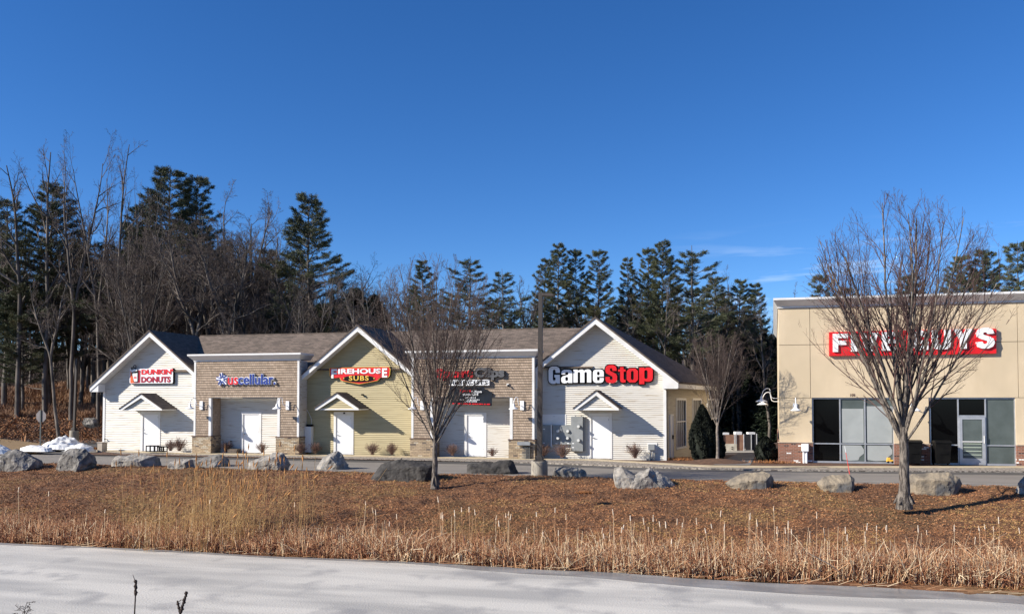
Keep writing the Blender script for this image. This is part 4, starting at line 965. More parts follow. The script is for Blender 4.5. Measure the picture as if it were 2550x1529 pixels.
X_ = g_(2216, 1145, .2)[0]; b = MB(); b.box(X_-.14, X_+.14, .1, .35, .03, .12); b.box(X_-.12, X_+.02, .12, .33, .12, .22); b.build('body', mat('toy_yellow', (.75, .42, .06), None), t, bevel=.02)
b = MB()
for dx in (-.09, .09): b.cyl((X_+dx, .08, .02), (X_+dx, .1, .02), .05)
b.build('wheel', BLACK, t)
# ------------------------------------------------------------------ poles
def pole_lamp(X_, Y_, zb, ztop, rb, hb, s, label, tilt=0., head=1, flange=True):
    t = empty('lamp_post', (X_, Y_, zb), label, 'lamp post')
    b = MB(); b.cyl((X_, Y_, zb-.3), (X_, Y_, zb+hb), rb, rb, 28); b.build('concrete_base', CONC, t, bevel=.02)
    b = MB(); b.box(X_-s/2-.12, X_+s/2+.12, Y_-s/2-.12, Y_+s/2+.12, zb+hb, zb+hb+.05); b.box(X_-s/2-.06, X_+s/2+.06, Y_-s/2-.06, Y_+s/2+.06, zb+hb+.051, zb+hb+.2); b.build('base_cover', BRONZE, t, bevel=.01)
    k = .55; b = MB(); lo = [(X_-s/2, Y_-s/2), (X_+s/2, Y_-s/2), (X_+s/2, Y_+s/2), (X_-s/2, Y_+s/2)]; hi = [(X_+(x-X_)*.85+tilt, Y_+(y-Y_)*.85) for x, y in lo]
    for i in range(4): j = (i+1) % 4; b.face([(*lo[i], zb+hb+.2), (*lo[j], zb+hb+.2), (*hi[j], ztop), (*hi[i], ztop)])
    b.face([(*p, ztop) for p in hi]); b.build('pole', BRONZE, t)
    if head:
        X2 = X_+tilt; b = MB(); b.prism([(X2+s*.43, ztop-.14), (X2+s*.43+.45, ztop-.17), (X2+s*.43+.50, ztop-.1), (X2+s*.43+.34, ztop-.04), (X2+s*.43, ztop-.03)], Y_-.16, Y_+.16); b.build('lamp_head', BRONZE, t, bevel=.01)
    return t
bx_, by_ = onZ(1343.5, 1182, -.1)
pole_lamp(bx_, by_, -.17, onY(1350, 729, by_)[1], .33, .62, .185, 'tall dark bronze square lamp post on a round concrete base by the road', tilt=.06)
LX, LY = atD(186, 58); lz = zat(1090, 58)
pole_lamp(LX, LY, lz, zat(893, 58), .30, .5, .15, 'thin lamp post on a round concrete base at the left wood edge', tilt=.12, head=0)
# back of an octagonal road sign
SX, SY = atD(103, 50); t = empty('road_sign', (SX, SY, -.1), 'grey back of an eight sided road sign on a thin post at the left', 'road sign')
b = MB(); zc_ = zat(1036.5, 50); cdir = math.cos(YAW)
pl = [(SX+.37*math.cos(R(22.5+45*i)), zc_+.37*math.sin(R(22.5+45*i))) for i in range(8)]
b.prism(pl, SY-.002, SY+.002); b.build('plate', mat('sign_back', (.19, .17, .17), (.16, .145, .145), 2, .5, metal=.4), t)
b = MB(); b.box(SX-.035, SX+.035, SY-.05, SY-.003, -.3, zc_+.38); b.build('post', mat('post_green', (.10, .11, .11), None, metal=.5), t)
# thin red marker
MX, MY = onZ(2116, 1180, -.17); t = empty('marker_rod', (MX, MY, -.17), 'thin leaning red and white marker rod behind the dark boulder left of the trunk', 'marker')
b = MB(); b.cyl((MX, MY, -.2), (MX-.14, MY, .72), .014, .010, 6); b.build('rod', REDST, t)
b = MB(); b.cyl((MX-.142, MY, .721), (MX-.18, MY, .98), .010, .009, 6); b.build('rod_tip', SWHITE, t)
# enclosure at the back between the buildings
def backbox(name, cat, label, x0, x1, y0, y1, dist, m, dp=.25, grp=None, part='panel'):
    a = atD(x0, dist); c = atD(x1, dist); zt_, zb__ = zat(y0, dist), zat(y1, dist); t = empty(name, (a[0], a[1], zb__), label, cat, grp)
    b = MB(); w_ = math.hypot(c[0]-a[0], c[1]-a[1]); ux, uy = (c[0]-a[0])/w_, (c[1]-a[1])/w_
    V = lambda u, v, z: (a[0]+ux*u-uy*v, a[1]+uy*u+ux*v, z)
    b.v = [V(0, 0, zb__), V(w_, 0, zb__), V(w_, dp, zb__), V(0, dp, zb__), V(0, 0, zt_), V(w_, 0, zt_), V(w_, dp, zt_), V(0, dp, zt_)]
    b.f = [(0, 3, 2, 1), (4, 5, 6, 7), (0, 1, 5, 4), (1, 2, 6, 5), (2, 3, 7, 6), (3, 0, 4, 7)]; b.mi = [0]*6
    b.build(part, m, t); return t, V, w_, zb__, zt_
def fence(x0, x1, y0, y1, dist, m, label, posts):
    t, V, w_, zb__, zt_ = backbox('fence_panel', 'fence', label, x0, x1, y0, y1, dist, m, .06, 'service yard fence panels')
    for u in posts:
        b = MB(); p = V(w_*u, -.05, zb__-.1); b.cyl(p, (p[0], p[1], zt_+.06), .05, n=8); b.build('post', ALU, t)
fence(1797, 1829, 1082, 1121, 75, BRNP, 'left brown privacy panel of the service yard fence', (.02, .98))
fence(1831, 1852, 1082, 1121, 74.4, BRNP, 'right brown privacy panel of the service yard fence', (.05, .97))
fence(1856, 1884, 1081, 1120, 76, mat('dark_panel', (.025, .025, .028), None), 'dark privacy panel right of the brown fence panels', (.5, .98))
for x0, x1, y0, y1, lb in ((1800, 1815, 1077, 1082, 'left white lid showing over the brown fence'), (1831, 1847, 1075, 1082, 'middle white lid showing over the brown fence'), (1863, 1880, 1076, 1081, 'white lid showing over the dark fence panel')):
    backbox('bin_lid', 'lid', lb, x0, x1, y0, y1, 77, SWHITE, .7, 'white lids over the fence', 'lid')
t, V, w_, z0_, z1_ = backbox('road_barrier', 'barrier', 'white concrete road barrier before the brown fence panels', 1803, 1834, 1105, 1121.8, 72.5, mat('barrier_white', (.62, .58, .48), (.50, .46, .38), 2), .3, None, 'wall')
b = MB()
for i in (0, 1): b.v += []; p = V(w_*.62, -.01, z0_+.15+i*.17); b.box(p[0]-.06, p[0]+.06, p[1]-.02, p[1]+.0, p[2]-.03, p[2]+.03)
b.build('slot', BLACK, t)
t, V, w_, z0_, z1_ = backbox('transformer_box', 'cabinet', 'grey and brown box low at the left side of the tan building', 1916, 1938, 1103, 1119, 58, mat('box_brown', (.11, .085, .07), (.14, .13, .12), 3), .5, None, 'housing')
b = MB(); p = V(w_*.5, -.02, z0_); b.box(p[0]-.01, p[0]+.01, p[1]-.02, p[1]+.01, z0_+.03, z1_-.02); b.build('door_gap', BLACK, t)
# snow
def snowpile(px, py, dist, w, dpt, h, label, seed):
    X_, Y_ = atD(px, dist); z = zat(py, dist); n = 40; o0 = empty('snow_pile', (X_, Y_, z), label, 'snow pile')
    def zf(x, y):
        u, v = (x-X_)/w, (y-Y_)/dpt; r = math.hypot(u, v)
        g = max(0, 1-r*r)**1.3; nn = noise.noise(Vector((x*1.1, y*1.1, seed)))*.5+noise.noise(Vector((x*3, y*3, seed)))*.35+noise.noise(Vector((x*7, y*7, seed)))*.18
        return h*g*(1+nn*.7)+(nn*.12-.04 if r < 1 else -.25)
    xs = np.linspace(-w, w, n); V_ = [(x, y*dpt/w, zf(X_+x, Y_+y*dpt/w)) for y in xs for x in xs]
    i = np.arange(n-1)[None, :]+np.arange(n-1)[:, None]*n; i = i.reshape(-1, 1); F = np.concatenate([i, i+1, i+n+1, i+n], 1)
    o = link('snow', npmesh('snow', V_, F), SNOW, o0, True)
snowpile(158, 1106, 51, 1.2, 1.0, .50, 'tall white snow heap beside the road sign at the left', 1)
snowpile(200, 1112, 49, .8, .6, .20, 'low snow tail to the right of the tall snow heap', 2)
snowpile(92, 1112, 48, 1.0, .4, .11, 'thin snow bank along the kerb left of the tall snow heap', 3)
snowpile(2, 1117, 46, .6, .5, .25, 'small snow heap at the far left edge behind the boulder', 4)
t, V, w_, z0_, z1_ = backbox('plastic_jug', 'jug', 'white plastic jug caught in the reeds at the ice edge', 514, 530, 1335, 1356, depth_of(*onZ(520, 1358, -1.5)), SWHITE, .16, None, 'jug')

# ------------------------------------------------------------------ boulders
GR = {
 'grey': mat('granite_grey', (.20, .185, .165), (.095, .088, .08), 3.5, .9, 1.5, 9, c3=(.30, .28, .25), s3=2.2, lo3=.52, hi3=.66),
 'light': mat('granite_light', (.33, .30, .26), (.18, .165, .145), 4, .9, 1.5, 10, c3=(.20, .20, .20), s3=7, lo3=.58, hi3=.66),
 'dark': mat('basalt_dark', (.042, .038, .035), (.022, .020, .019), 3, .85, 1.5, 8, c3=(.09, .083, .075), s3=2, lo3=.55, hi3=.75),
 'tan': mat('rock_tan', (.28, .23, .165), (.14, .12, .095), 2.5, .9, 1.5, 10, c3=(.10, .10, .10), s3=1.6, lo3=.56, hi3=.64),
}
c1 = lambda p: (p[0]/4.125, 1080+p[1]/4.125)
c2 = lambda p: (560+p[0]/4.125, 1080+p[1]/4.125)
c3 = lambda p: (1120+p[0]/4.125, 1080+p[1]/4.125)
c4 = lambda p: (1750+p[0]/3.094, 1120+p[1]/3.094)
def boulder(cv, sils, kind, label, dep=.5, seed=0, rough=1.):
    allp = [cv(p) for s_ in sils for p in s_]
    cx = sum(p[0] for p in allp)/len(allp); by = max(p[1] for p in allp)
    Xb, Yb = onZ(cx, by, -.2); zb = H(Xb, Yb); Xb, Yb = onZ(cx, by, zb); 
    W = onY(max(p[0] for p in allp), 1100, Yb)[0]-onY(min(p[0] for p in allp), 1100, Yb)[0]
    D = W*dep/2; Yc = Yb+D*.30
    t_all = bmesh.new(); rr = random.Random(seed)
    for s_ in sils:
        bm = bmesh.new(); P_ = [onY(*cv(p), Yc) for p in s_]
        mx_ = sum(p[0] for p in P_)/len(P_); mz_ = min(p[1] for p in P_)
        zt_ = max(p[1] for p in P_)
        for x, z in P_:
            low = z < mz_+(zt_-mz_)*.35
            bm.verts.new((x, Yc+rr.uniform(-.1, .1)*D, z-(.25 if low else 0)))
            k = rr.uniform(.62, .86); bm.verts.new((mx_+(x-mx_)*k, Yc-D*rr.uniform(.45, .8), mz_+(z-mz_)*k*.92-(.25 if low else 0)))
            k = rr.uniform(.7, .92); bm.verts.new((mx_+(x-mx_)*k, Yc+D*rr.uniform(.7, 1), mz_+(z-mz_)*k*.92-(.25 if low else 0)))
        r_ = bmesh.ops.convex_hull(bm, input=bm.verts[:]); bmesh.ops.delete(bm, geom=[g for g in r_['geom_interior'] if isinstance(g, bmesh.types.BMVert)], context='VERTS')
        bmesh.ops.triangulate(bm, faces=bm.faces[:])
        for _ in range(6):
            es = [e for e in bm.edges if e.calc_length() > W*.05]
            if not es: break
            bmesh.ops.subdivide_edges(bm, edges=es, cuts=1); bmesh.ops.triangulate(bm, faces=[f for f in bm.faces if len(f.verts) > 3])
        bmesh.ops.smooth_vert(bm, verts=bm.verts[:], factor=.22, use_axis_x=True, use_axis_y=True, use_axis_z=True)
        bm.normal_update()
        mv = []
        for v in bm.verts:
            c = v.co*1.0+Vector((seed*3.1, 0, 0)); n_ = noise.noise(c*2.4/W)*.04*W+noise.noise(c*7/W)*.022*W+noise.noise(c*13)*.014+noise.noise(c*28)*.008-abs(noise.noise(c*5))*.05
            mv.append(v.normal*n_*rough)
        for v, d_ in zip(bm.verts, mv): v.co += d_
        me_ = bpy.data.meshes.new('tmp'); bm.to_mesh(me_); t_all.from_mesh(me_); bm.free(); bpy.data.meshes.remove(me_)
    o = Vector((Xb, Yc, zb)); bmesh.ops.translate(t_all, verts=t_all.verts[:], vec=-o)
    me = bpy.data.meshes.new('boulder'); t_all.to_mesh(me); t_all.free()
    ob = link('boulder', me, GR[kind]); ob.location = o-Vector((0, 0, .05)); tag(ob, label, 'boulder', 'boulders along the top of the bank'); return ob
boulder(c1, [[(0, 215), (45, 190), (90, 148), (150, 143), (200, 165), (320, 225), (380, 250), (385, 285), (230, 325), (65, 343), (20, 320)]], 'grey', 'blue grey angular boulder leftmost in the row, with a pale facet', .7, 1)
boulder(c1, [[(550, 370), (610, 260), (640, 190), (700, 140), (790, 125), (880, 140), (915, 190), (905, 240), (930, 290), (860, 340), (760, 355), (640, 370)]], 'grey', 'tall rounded grey boulder below the left end of the white gable', .6, 2)
boulder(c1, [[(1175, 225), (1200, 205), (1400, 215), (1480, 225), (1600, 205), (1612, 320), (1380, 345), (1240, 330), (1170, 300)]], 'light', 'flat topped speckled boulder with a dark right side below the left gable door', .7, 3)
boulder(c1, [[(1735, 330), (1745, 275), (1890, 243), (1960, 250), (1985, 340), (1850, 365), (1780, 350)]], 'light', 'small pale boulder behind the orange plumes, left of the low grey one', .7, 4)
boulder(c1, [[(1900, 240), (2050, 215), (2250, 200), (2300, 225), (2340, 290), (2300, 335), (1960, 345), (1900, 300)]], 'grey', 'low grey boulder behind the orange plumes below the blue star sign', .6, 5)
boulder(c2, [[(215, 350), (230, 280), (330, 245), (430, 225), (545, 178), (590, 185), (640, 235), (660, 290), (600, 340), (500, 370), (440, 388), (290, 380)]], 'light', 'pale grey boulder rising to the right, just right of the reed plumes', .5, 6)
boulder(c2, [[(880, 360), (1010, 240), (1080, 190), (1140, 165), (1180, 180), (1215, 240), (1325, 340), (1250, 375), (1000, 375)]], 'light', 'pointed pyramid shaped boulder below the yellow gable door', .6, 7)
boulder(c2, [[(1460, 440), (1500, 390), (1600, 290), (1700, 240), (1800, 235), (1960, 250), (2110, 270), (2190, 290), (2150, 400), (2020, 420), (1900, 445), (1650, 450)]], 'dark', 'long dark wedge shaped boulder left of the slender bare tree', .5, 8)
boulder(c3, [[(165, 310), (190, 290), (450, 265), (620, 260), (660, 275), (700, 340), (730, 400), (600, 420), (270, 420), (180, 370)]], 'dark', 'black slab like boulder between the bare tree and the tall lamp post', .5, 9)
boulder(c3, [[(1045, 430), (1050, 370), (1080, 335), (1190, 325), (1330, 325), (1390, 360), (1430, 440), (1260, 460), (1060, 455)]], 'grey', 'small layered grey boulder just right of the tall lamp post base', .6, 10)
boulder(c3, [[(1675, 400), (1690, 340), (1760, 330), (1850, 385), (1930, 425), (2000, 450), (2000, 520), (1800, 505), (1700, 480)], [(1790, 500), (1810, 450), (1900, 400), (2060, 315), (2130, 350), (2240, 430), (2350, 485), (2150, 520), (1960, 530), (1850, 520)]], 'light', 'double humped grey and tan boulder below the right white gable', .7, 11)
boulder(c4, [[(165, 240), (240, 200), (330, 165), (470, 150), (530, 175), (548, 220), (535, 285), (380, 300), (220, 290)]], 'tan', 'speckled pale tan boulder below the gap between the buildings', .6, 12, .6)
boulder(c4, [[(875, 240), (930, 195), (1000, 180), (1130, 175), (1165, 210), (1180, 290), (1040, 305), (930, 275)]], 'tan', 'brown and grey boulder left of the thick tree trunk', .7, 13, .6)
boulder(c4, [[(1580, 200), (1610, 170), (1800, 160), (1900, 160), (1980, 200), (2005, 250), (1950, 300), (1780, 320), (1650, 305), (1580, 270)]], 'tan', 'large smooth egg shaped boulder right behind the thick tree trunk', .6, 14, .5)
boulder(c4, [[(2400, 300), (2440, 230), (2475, 190), (2560, 170), (2640, 260), (2600, 320)]], 'light', 'boulder cut by the right edge of the view', .7, 15)

# ------------------------------------------------------------------ plants: growth
def wander(d, a, r_):
    return (d+Vector((r_.gauss(0, a), r_.gauss(0, a), r_.gauss(0, a)))).normalized()
def grow(segs, p, d, L, r0, lvl, par, r_):
    """par[lvl] = dict(n segments, wob, up, kids, klen, kang, t0)"""
    q = par[lvl]; n = q['n']; st = L/n; d = d.normalized(); pts = [(p, d, r0)]
    for i in range(n):
        d = wander(d, q['wob'], r_); d = (d+Vector((0, 0, q['up']))).normalized(); p2 = p+d*st; ra = r0*(1-.82*i/n); rb = r0*(1-.82*(i+1)/n)
        segs[min(lvl, q.get('part', lvl))].append((*p, *p2, max(ra, q['rmin']), max(rb, q['rmin']))); p = p2; pts.append((p, d, rb))
    if lvl+1 < len(par):
        k = q['kids']
        for j in range(k):
            u = q['t0']+(1-q['t0'])*((j+r_.random())/k); x = u*n; i = min(n-1, int(x)); f = x-i
            P_ = pts[i][0].lerp(pts[i+1][0], f); D_ = pts[i+1][1]; rr_ = pts[i][2]*.62
            ax = D_.orthogonal().normalized(); ax.rotate(Matrix.Rotation(r_.uniform(0, 2*math.pi), 3, D_)); dd = D_.copy(); dd.rotate(Matrix.Rotation(q['kang']*r_.uniform(.65, 1.3), 3, ax))
            grow(segs, P_, dd, L*q['klen']*r_.uniform(.6, 1.25)*(1.15-.65*u), rr_, lvl+1, par, r_)
def two_part(root, segs, mtrunk, mtwig, n0=8):
    a = segs[0]+segs[1]; b_ = [s_ for s_ in segs[2]+segs[3]+segs[4]]
    A = link('trunk', segmesh('trunk', a, n0), mtrunk, root, True); B = link('crown', segmesh('crown', b_, 3), mtwig, root); return A, B
def vase_tree(name, X_, Y_, zb, height, fork, nlead, spread, r0, label, seed, dens=1., mb_=BARK, mt_=TWIG, lean=0., mul=1., rad=3.):
    r_ = random.Random(seed); t = empty(name, (X_, Y_, zb), label, 'tree'); segs = [[] for _ in range(6)]
    n = 7; p = Vector((0, 0, -.25))
    top = fork*1.25
    for i in range(n):
        q = Vector((lean*(i+1)/n*top+r_.gauss(0, .01), r_.gauss(0, .01), -.25+(top+.25)*(i+1)/n)); fl = 1.55 if i == 0 else (1.15 if i == 1 else 1.)
        segs[0].append((*p, *q, r0*fl*(1-.04*i), r0*(1.15 if i == 0 else 1.)*(1-.04*(i+1)))); p = q
    for k in range(6):   # root flare
        a = k*math.pi/3+r_.uniform(-.3, .3); segs[0].append((math.cos(a)*r0*.5, math.sin(a)*r0*.5, .26, math.cos(a)*r0*1.7, math.sin(a)*r0*1.7, -.08, r0*.4, r0*.2))
    par = [None,
      dict(n=11, wob=.035, up=.030, kids=int(17*dens), klen=.42, kang=.40, t0=.12, rmin=.007*mul),
      dict(n=7, wob=.05, up=.035, kids=int(10*dens), klen=.42, kang=.48, t0=.15, rmin=.0048*mul),
      dict(n=5, wob=.07, up=.04, kids=int(6*dens), klen=.42, kang=.6, t0=.15, rmin=.0036*mul),
      dict(n=3, wob=.1, up=.03, kids=0, klen=0, kang=0, t0=0, rmin=.003*mul)]
    trunk = list(segs[0]); st_ = r_.getstate(); fac = 1.
    for pas in range(3):
        r_.setstate(st_); segs = [list(trunk)]+[[] for _ in range(5)]
        for k in range(nlead):
            u = (k+.5)/nlead; a = k*2.4+r_.uniform(-.3, .3); tilt = spread*math.sqrt(u)*r_.uniform(.85, 1.1); z = fork*(.92+.5*(1-u))
            d = Vector((math.cos(a)*math.sin(tilt)+.02, math.sin(a)*math.sin(tilt), math.cos(tilt)))
            L = (height-z)/max(.55, math.cos(tilt))*r_.uniform(.80, .98)*(1-.18*u)*fac
            grow(segs, Vector((lean*z, 0, z)), d, L, r0*(.40-.17*u), 1, par, r_)
        mxz = np.percentile([q[5] for q in segs[3]+segs[2]], 97); fac *= (height*1.02-fork)/(mxz-fork)
    def inside(q):
        x, y, z = q[3:6]; rr_ = math.hypot(x, y); n_ = 1+.13*noise.noise(Vector((x*.9, y*.9, z*.9)))+.10*noise.noise(Vector((x*4, y*4, z*4)))
        zc = height*.62; 
        if z > zc: lim = rad*math.sqrt(max(0, 1-((z-zc)/(height-zc))**2.2))
        else: lim = .15+rad*max(0, (z-fork*.8)/(zc-fork*.8))**.72
        return rr_ < lim*n_
    segs = [segs[0]]+[[q for q in L_ if inside(q)] for L_ in segs[1:]]
    two_part(t, segs, mb_, mt_, 10); return t
X_, Y_ = onZ(1083, 1199, -.3); z_ = H(X_, Y_); X_, Y_ = onZ(1083, 1199, z_)
vase_tree('bare_tree', X_, Y_, z_-.02, 8.45, 1.35, 15, .62, .11, 'slender bare tree with upright stems hiding part of the red and grey sign', 21, .92, mul=1.15, rad=2.75)
X_, Y_ = onZ(2252, 1246, -.5); z_ = H(X_, Y_); X_, Y_ = onZ(2252, 1246, z_)
vase_tree('bare_tree', X_, Y_, z_, 9.7, 1.75, 15, .60, .165, 'tall vase shaped bare tree in front of the big red sign', 5, .84, mt_=mat('twig_red', (.12, .07, .06), (.07, .045, .04), 4, .9), rad=2.95)
X_, Y_ = onZ(1787, 1150, -.12)
vase_tree('bare_tree', X_, Y_, -.13, 6.6, 1.7, 11, .55, .085, 'smaller bare tree between the right white gable and the tan building', 9, .95, mb_=mat('bark_pale', (.24, .20, .17), (.13, .11, .095), 6, .9, .6, 20), rad=1.95)
# mulch ring under it
o = MB(); o.lathe((X_, Y_, -.14), [(1.6, 0), (1.2, .07), (.5, .16), (0.01, .2)], 24); tag(o.build('mulch_ring', MULCH, None, True), kind='structure')

# bushes
def bush_mesh(seed, n=60):
    r_ = random.Random(seed); segs = [[] for _ in range(5)]
    par = [dict(n=4, wob=.06, up=-.01, kids=5, klen=.45, kang=.5, t0=.25, rmin=.006), dict(n=3, wob=.1, up=.02, kids=3, klen=.5, kang=.5, t0=.2, rmin=.005), dict(n=2, wob=.1, up=0, kids=0, klen=0, kang=0, t0=0, rmin=.004)]
    for k in range(n):
        a = r_.uniform(0, 6.28); tl = r_.uniform(0, .85); d = Vector((math.cos(a)*math.sin(tl), math.sin(a)*math.sin(tl), math.cos(tl)))
        grow(segs, Vector((r_.gauss(0, .05), r_.gauss(0, .05), 0)), d, r_.uniform(.65, 1.), .012, 0, par, r_)
    return segmesh('stems', segs[0], 4), segmesh('twigs', segs[1]+segs[2], 3)
BM = [bush_mesh(s_) for s_ in (1, 2, 3)]
for a, c in BM: a.materials.append(BUSH); c.materials.append(BUSH)
for i, (px, py, h, d, lab) in enumerate([(425, 1122, .62, .3, 'bare wide bush right of the left gable door'), (447, 1122, .70, .1, 'bare bush against the left pier of the front with the blue star'), (563, 1124, .58, .45, 'round reddish bush in the shade left of the door under the blue star sign'), (653, 1126, .55, .2, 'bare bush right of the door under the blue star sign'),
    (748, 1128, .55, -.4, 'bush at the foot of the right pier beside the yellow gable'), (785, 1129, .62, .35, 'reddish bush left of the yellow gable door'), (927, 1132, .64, .3, 'left one of two fan shaped bushes before the yellow wall'), (975, 1132, .62, .3, 'right one of two fan shaped bushes before the yellow wall'),
    (1127, 1134, .62, .3, 'round bush in the shade behind the slender bare tree'), (1226, 1136, .46, .2, 'small bush right of the door behind the slender bare tree'), (1352, 1138, .66, .2, 'bush just right of the tall dark lamp post'), (1400, 1139, .70, .1, 'bush under the electric meters'), (1581, 1140, .72, .2, 'fan shaped bush on the right white gable beside the utility box')]):
    Xb, Zb = onY(px, py, d); Yb = d
    t = empty('bush', (Xb, Yb, max(Zb, -.13)), lab, 'bush', 'bare bushes along the shop wall'); a, c = BM[i % 3]
    for nm, me in (('stems', a), ('twigs', c)): o = bpy.data.objects.new(nm, me); col.objects.link(o); o.parent = t
    t.scale = (h*.98, h*.98, h*1.0); t.rotation_euler = (0, 0, i*1.3)
# rusty ground plants
def clump(cx, cy, z, rx, ry, n, h, m, name, label, seed, ob=None):
    g = np.random.default_rng(seed); C = np.stack([cx+g.normal(0, rx, n), cy+g.normal(0, ry, n), np.full(n, z)], 1)
    D = unit(np.stack([g.normal(0, .6, n), g.normal(0, .6, n), np.abs(g.normal(.8, .3, n))], 1)); Wd = unit(np.cross(D, g.normal(0, 1, (n, 3)))); L = g.uniform(.4, 1, n)*h
    C = C+D*L[:, None]*.45; V, F = cards(C, D, Wd, L, np.full(n, .022)); V[:, 0] -= cx; V[:, 1] -= cy; V[:, 2] -= z
    o = link(name, npmesh(name, V, F), m); o.location = (cx, cy, z); return tag(o, label, 'plant', None)
RUST = mat('rust_leaves', (.42, .18, .06), (.24, .11, .05), 5, .9)
for i, (px, py, z, rx, n, h, lab) in enumerate([(1705, 1145, -.12, .75, 900, .22, 'rusty ground cover at the foot of the right gable side wall'), (1925, 1153, -.12, .5, 500, .22, 'rusty ground cover before the brick corner of the tan building'), (295, 1119, -.12, .7, 900, .25, 'dark red leaf heap at the foot of the left white gable'), (2222, 1148, -.1, .35, 400, .22, 'rusty leaves under the small yellow object'), (1458, 1229, -.5, .13, 420, .13, 'small orange leaf clump on the bank below the double humped boulder')]):
    a = onZ(px, py, z); z = max(z, -.13) if i != 4 else H(*a); a = onZ(px, py, z); clump(a[0], a[1], z, rx, rx*.3, n, h, RUST, 'ground_plant', lab, i)
# dark arborvitae and hedge
def arbor(X_, Y_, z, h, w, label, seed, name='arborvitae', cone=1.):
    g = np.random.default_rng(seed); n = int(26000*h*w/6); u = g.random(n)**.75; a = g.uniform(0, 2*math.pi, n)
    prof = np.where(u < .25, .75+u, (1-((u-.25)/.75)**(1.9*cone))**.8); rr_ = w/2*prof*(.86+.14*np.sin(a*5+u*9))*g.uniform(.72, 1.04, n)
    C = np.stack([rr_*np.cos(a), rr_*np.sin(a), u*h], 1); D = unit(np.stack([np.cos(a)*.5, np.sin(a)*.5, np.full(n, 1.)], 1)+g.normal(0, .3, (n, 3))); Wd = unit(np.cross(D, g.normal(0, 1, (n, 3))))
    V, F = cards(C, D, Wd, g.uniform(.10, .22, n), g.uniform(.05, .1, n)); t = empty(name, (X_, Y_, z), label, 'shrub')
    link('foliage', npmesh('foliage', V, F), HEDGE, t); b = MB(); b.cyl((X_, Y_, z-.1), (X_, Y_, z+h*.8), w*.05, w*.02, 8); b.build('stem', PINEB, t)
    b = MB(); b.lathe((X_, Y_, z), [(w*.30, .03), (w*.40, h*.2), (w*.36, h*.45), (w*.2, h*.8), (.02, h*.93)], 16); b.build('inner_mass', HEDGE, t)
Y_ = 1.1; X_ = onY(1749, 1100, Y_)[0]; arbor(X_, Y_, -.13, 2.75, 1.35, 'dark conical evergreen beside the side windows of the right gable', 1)
Y_ = 1.4; X_ = onY(1778, 1100, Y_)[0]; arbor(X_, Y_, -.13, 2.0, 1.15, 'lower dark evergreen behind the small bare tree', 2)
Y_ = 2.2; X_ = onY(1908, 1100, Y_)[0]; arbor(X_, Y_, -.13, 1.15, 1.25, 'low dark hedge plant left of the tan building corner', 3, 'hedge_plant', .8)

# ------------------------------------------------------------------ bank cover: litter, reeds, phragmites
def scatter_litter(n, seed, y0, y1, name, mats, hmul=1.):
    g = np.random.default_rng(seed); Y = y1-(y1-y0)*g.random(n)**1.; half = (Y+42.3)*.72+1; Xc = 10.48-(Y+42.3)*.345
    X = Xc+g.uniform(-1, 1, n)*half
    Z = np.array([rough_bank(x, y) for x, y in zip(X, Y)])+.012
    tl = g.uniform(0, .75, n)**1.2*hmul+np.clip((-14.5-Y)/5, 0, 1)*g.uniform(0, .7, n); a = g.uniform(0, 2*math.pi, n)
    D = np.stack([np.cos(a)*np.cos(tl), np.sin(a)*np.cos(tl), np.sin(tl)], 1); Wd = unit(np.cross(D, g.normal(0, 1, (n, 3)))); L = g.uniform(.04, .12, n)
    C = np.stack([X, Y, Z], 1)+D*L[:, None]*.4; V, F = cards(C, D, Wd, L, g.uniform(.009, .024, n))
    pn = np.array([noise.noise(Vector((x*.35, y*.5, 9)))+.5*noise.noise(Vector((x*1.4, y*1.8, 9)))+.22*sm((-16.2-y)/2.5) for x, y in zip(X, Y)])
    mi = g.choice(3, n, p=[.30, .52, .18]); mi = np.where((pn > .16) & (g.random(n) < .6), 3, mi); mi = np.where((pn < -.20) & (g.random(n) < .5), 2, mi)
    return tag(link(name, npmesh(name, V, F, mi), mats), 'brown dead grass and leaf litter covering the bank', 'dead grass', kind='stuff')
scatter_litter(250000, 3, -20.6, -8.1, 'bank_litter', LIT)
def stalks(name, specs, mats, label, cat, n=3):
    """specs: list of (segments, mat index)"""
    by = {}
    for s_, m_ in specs: by.setdefault(m_, []).append(s_)
    Vs, Fs, Ms, k = [], [], [], 0
    for m_, ss in by.items():
        me = segmesh('t', ss, n); v = np.empty(len(me.vertices)*3, np.float32); me.vertices.foreach_get('co', v); f = np.empty(len(me.loops), np.int32); me.loops.foreach_get('vertex_index', f)
        v = v.reshape(-1, 3); f = f.reshape(-1, 4)+k; k += len(v); Vs.append(v); Fs.append(f); Ms.append(np.full(len(f), m_)); bpy.data.meshes.remove(me)
    return tag(link(name, npmesh(name, np.concatenate(Vs), np.concatenate(Fs), np.concatenate(Ms)), mats), label, cat, kind='stuff')
r_ = random.Random(5); sp = []; heads = []
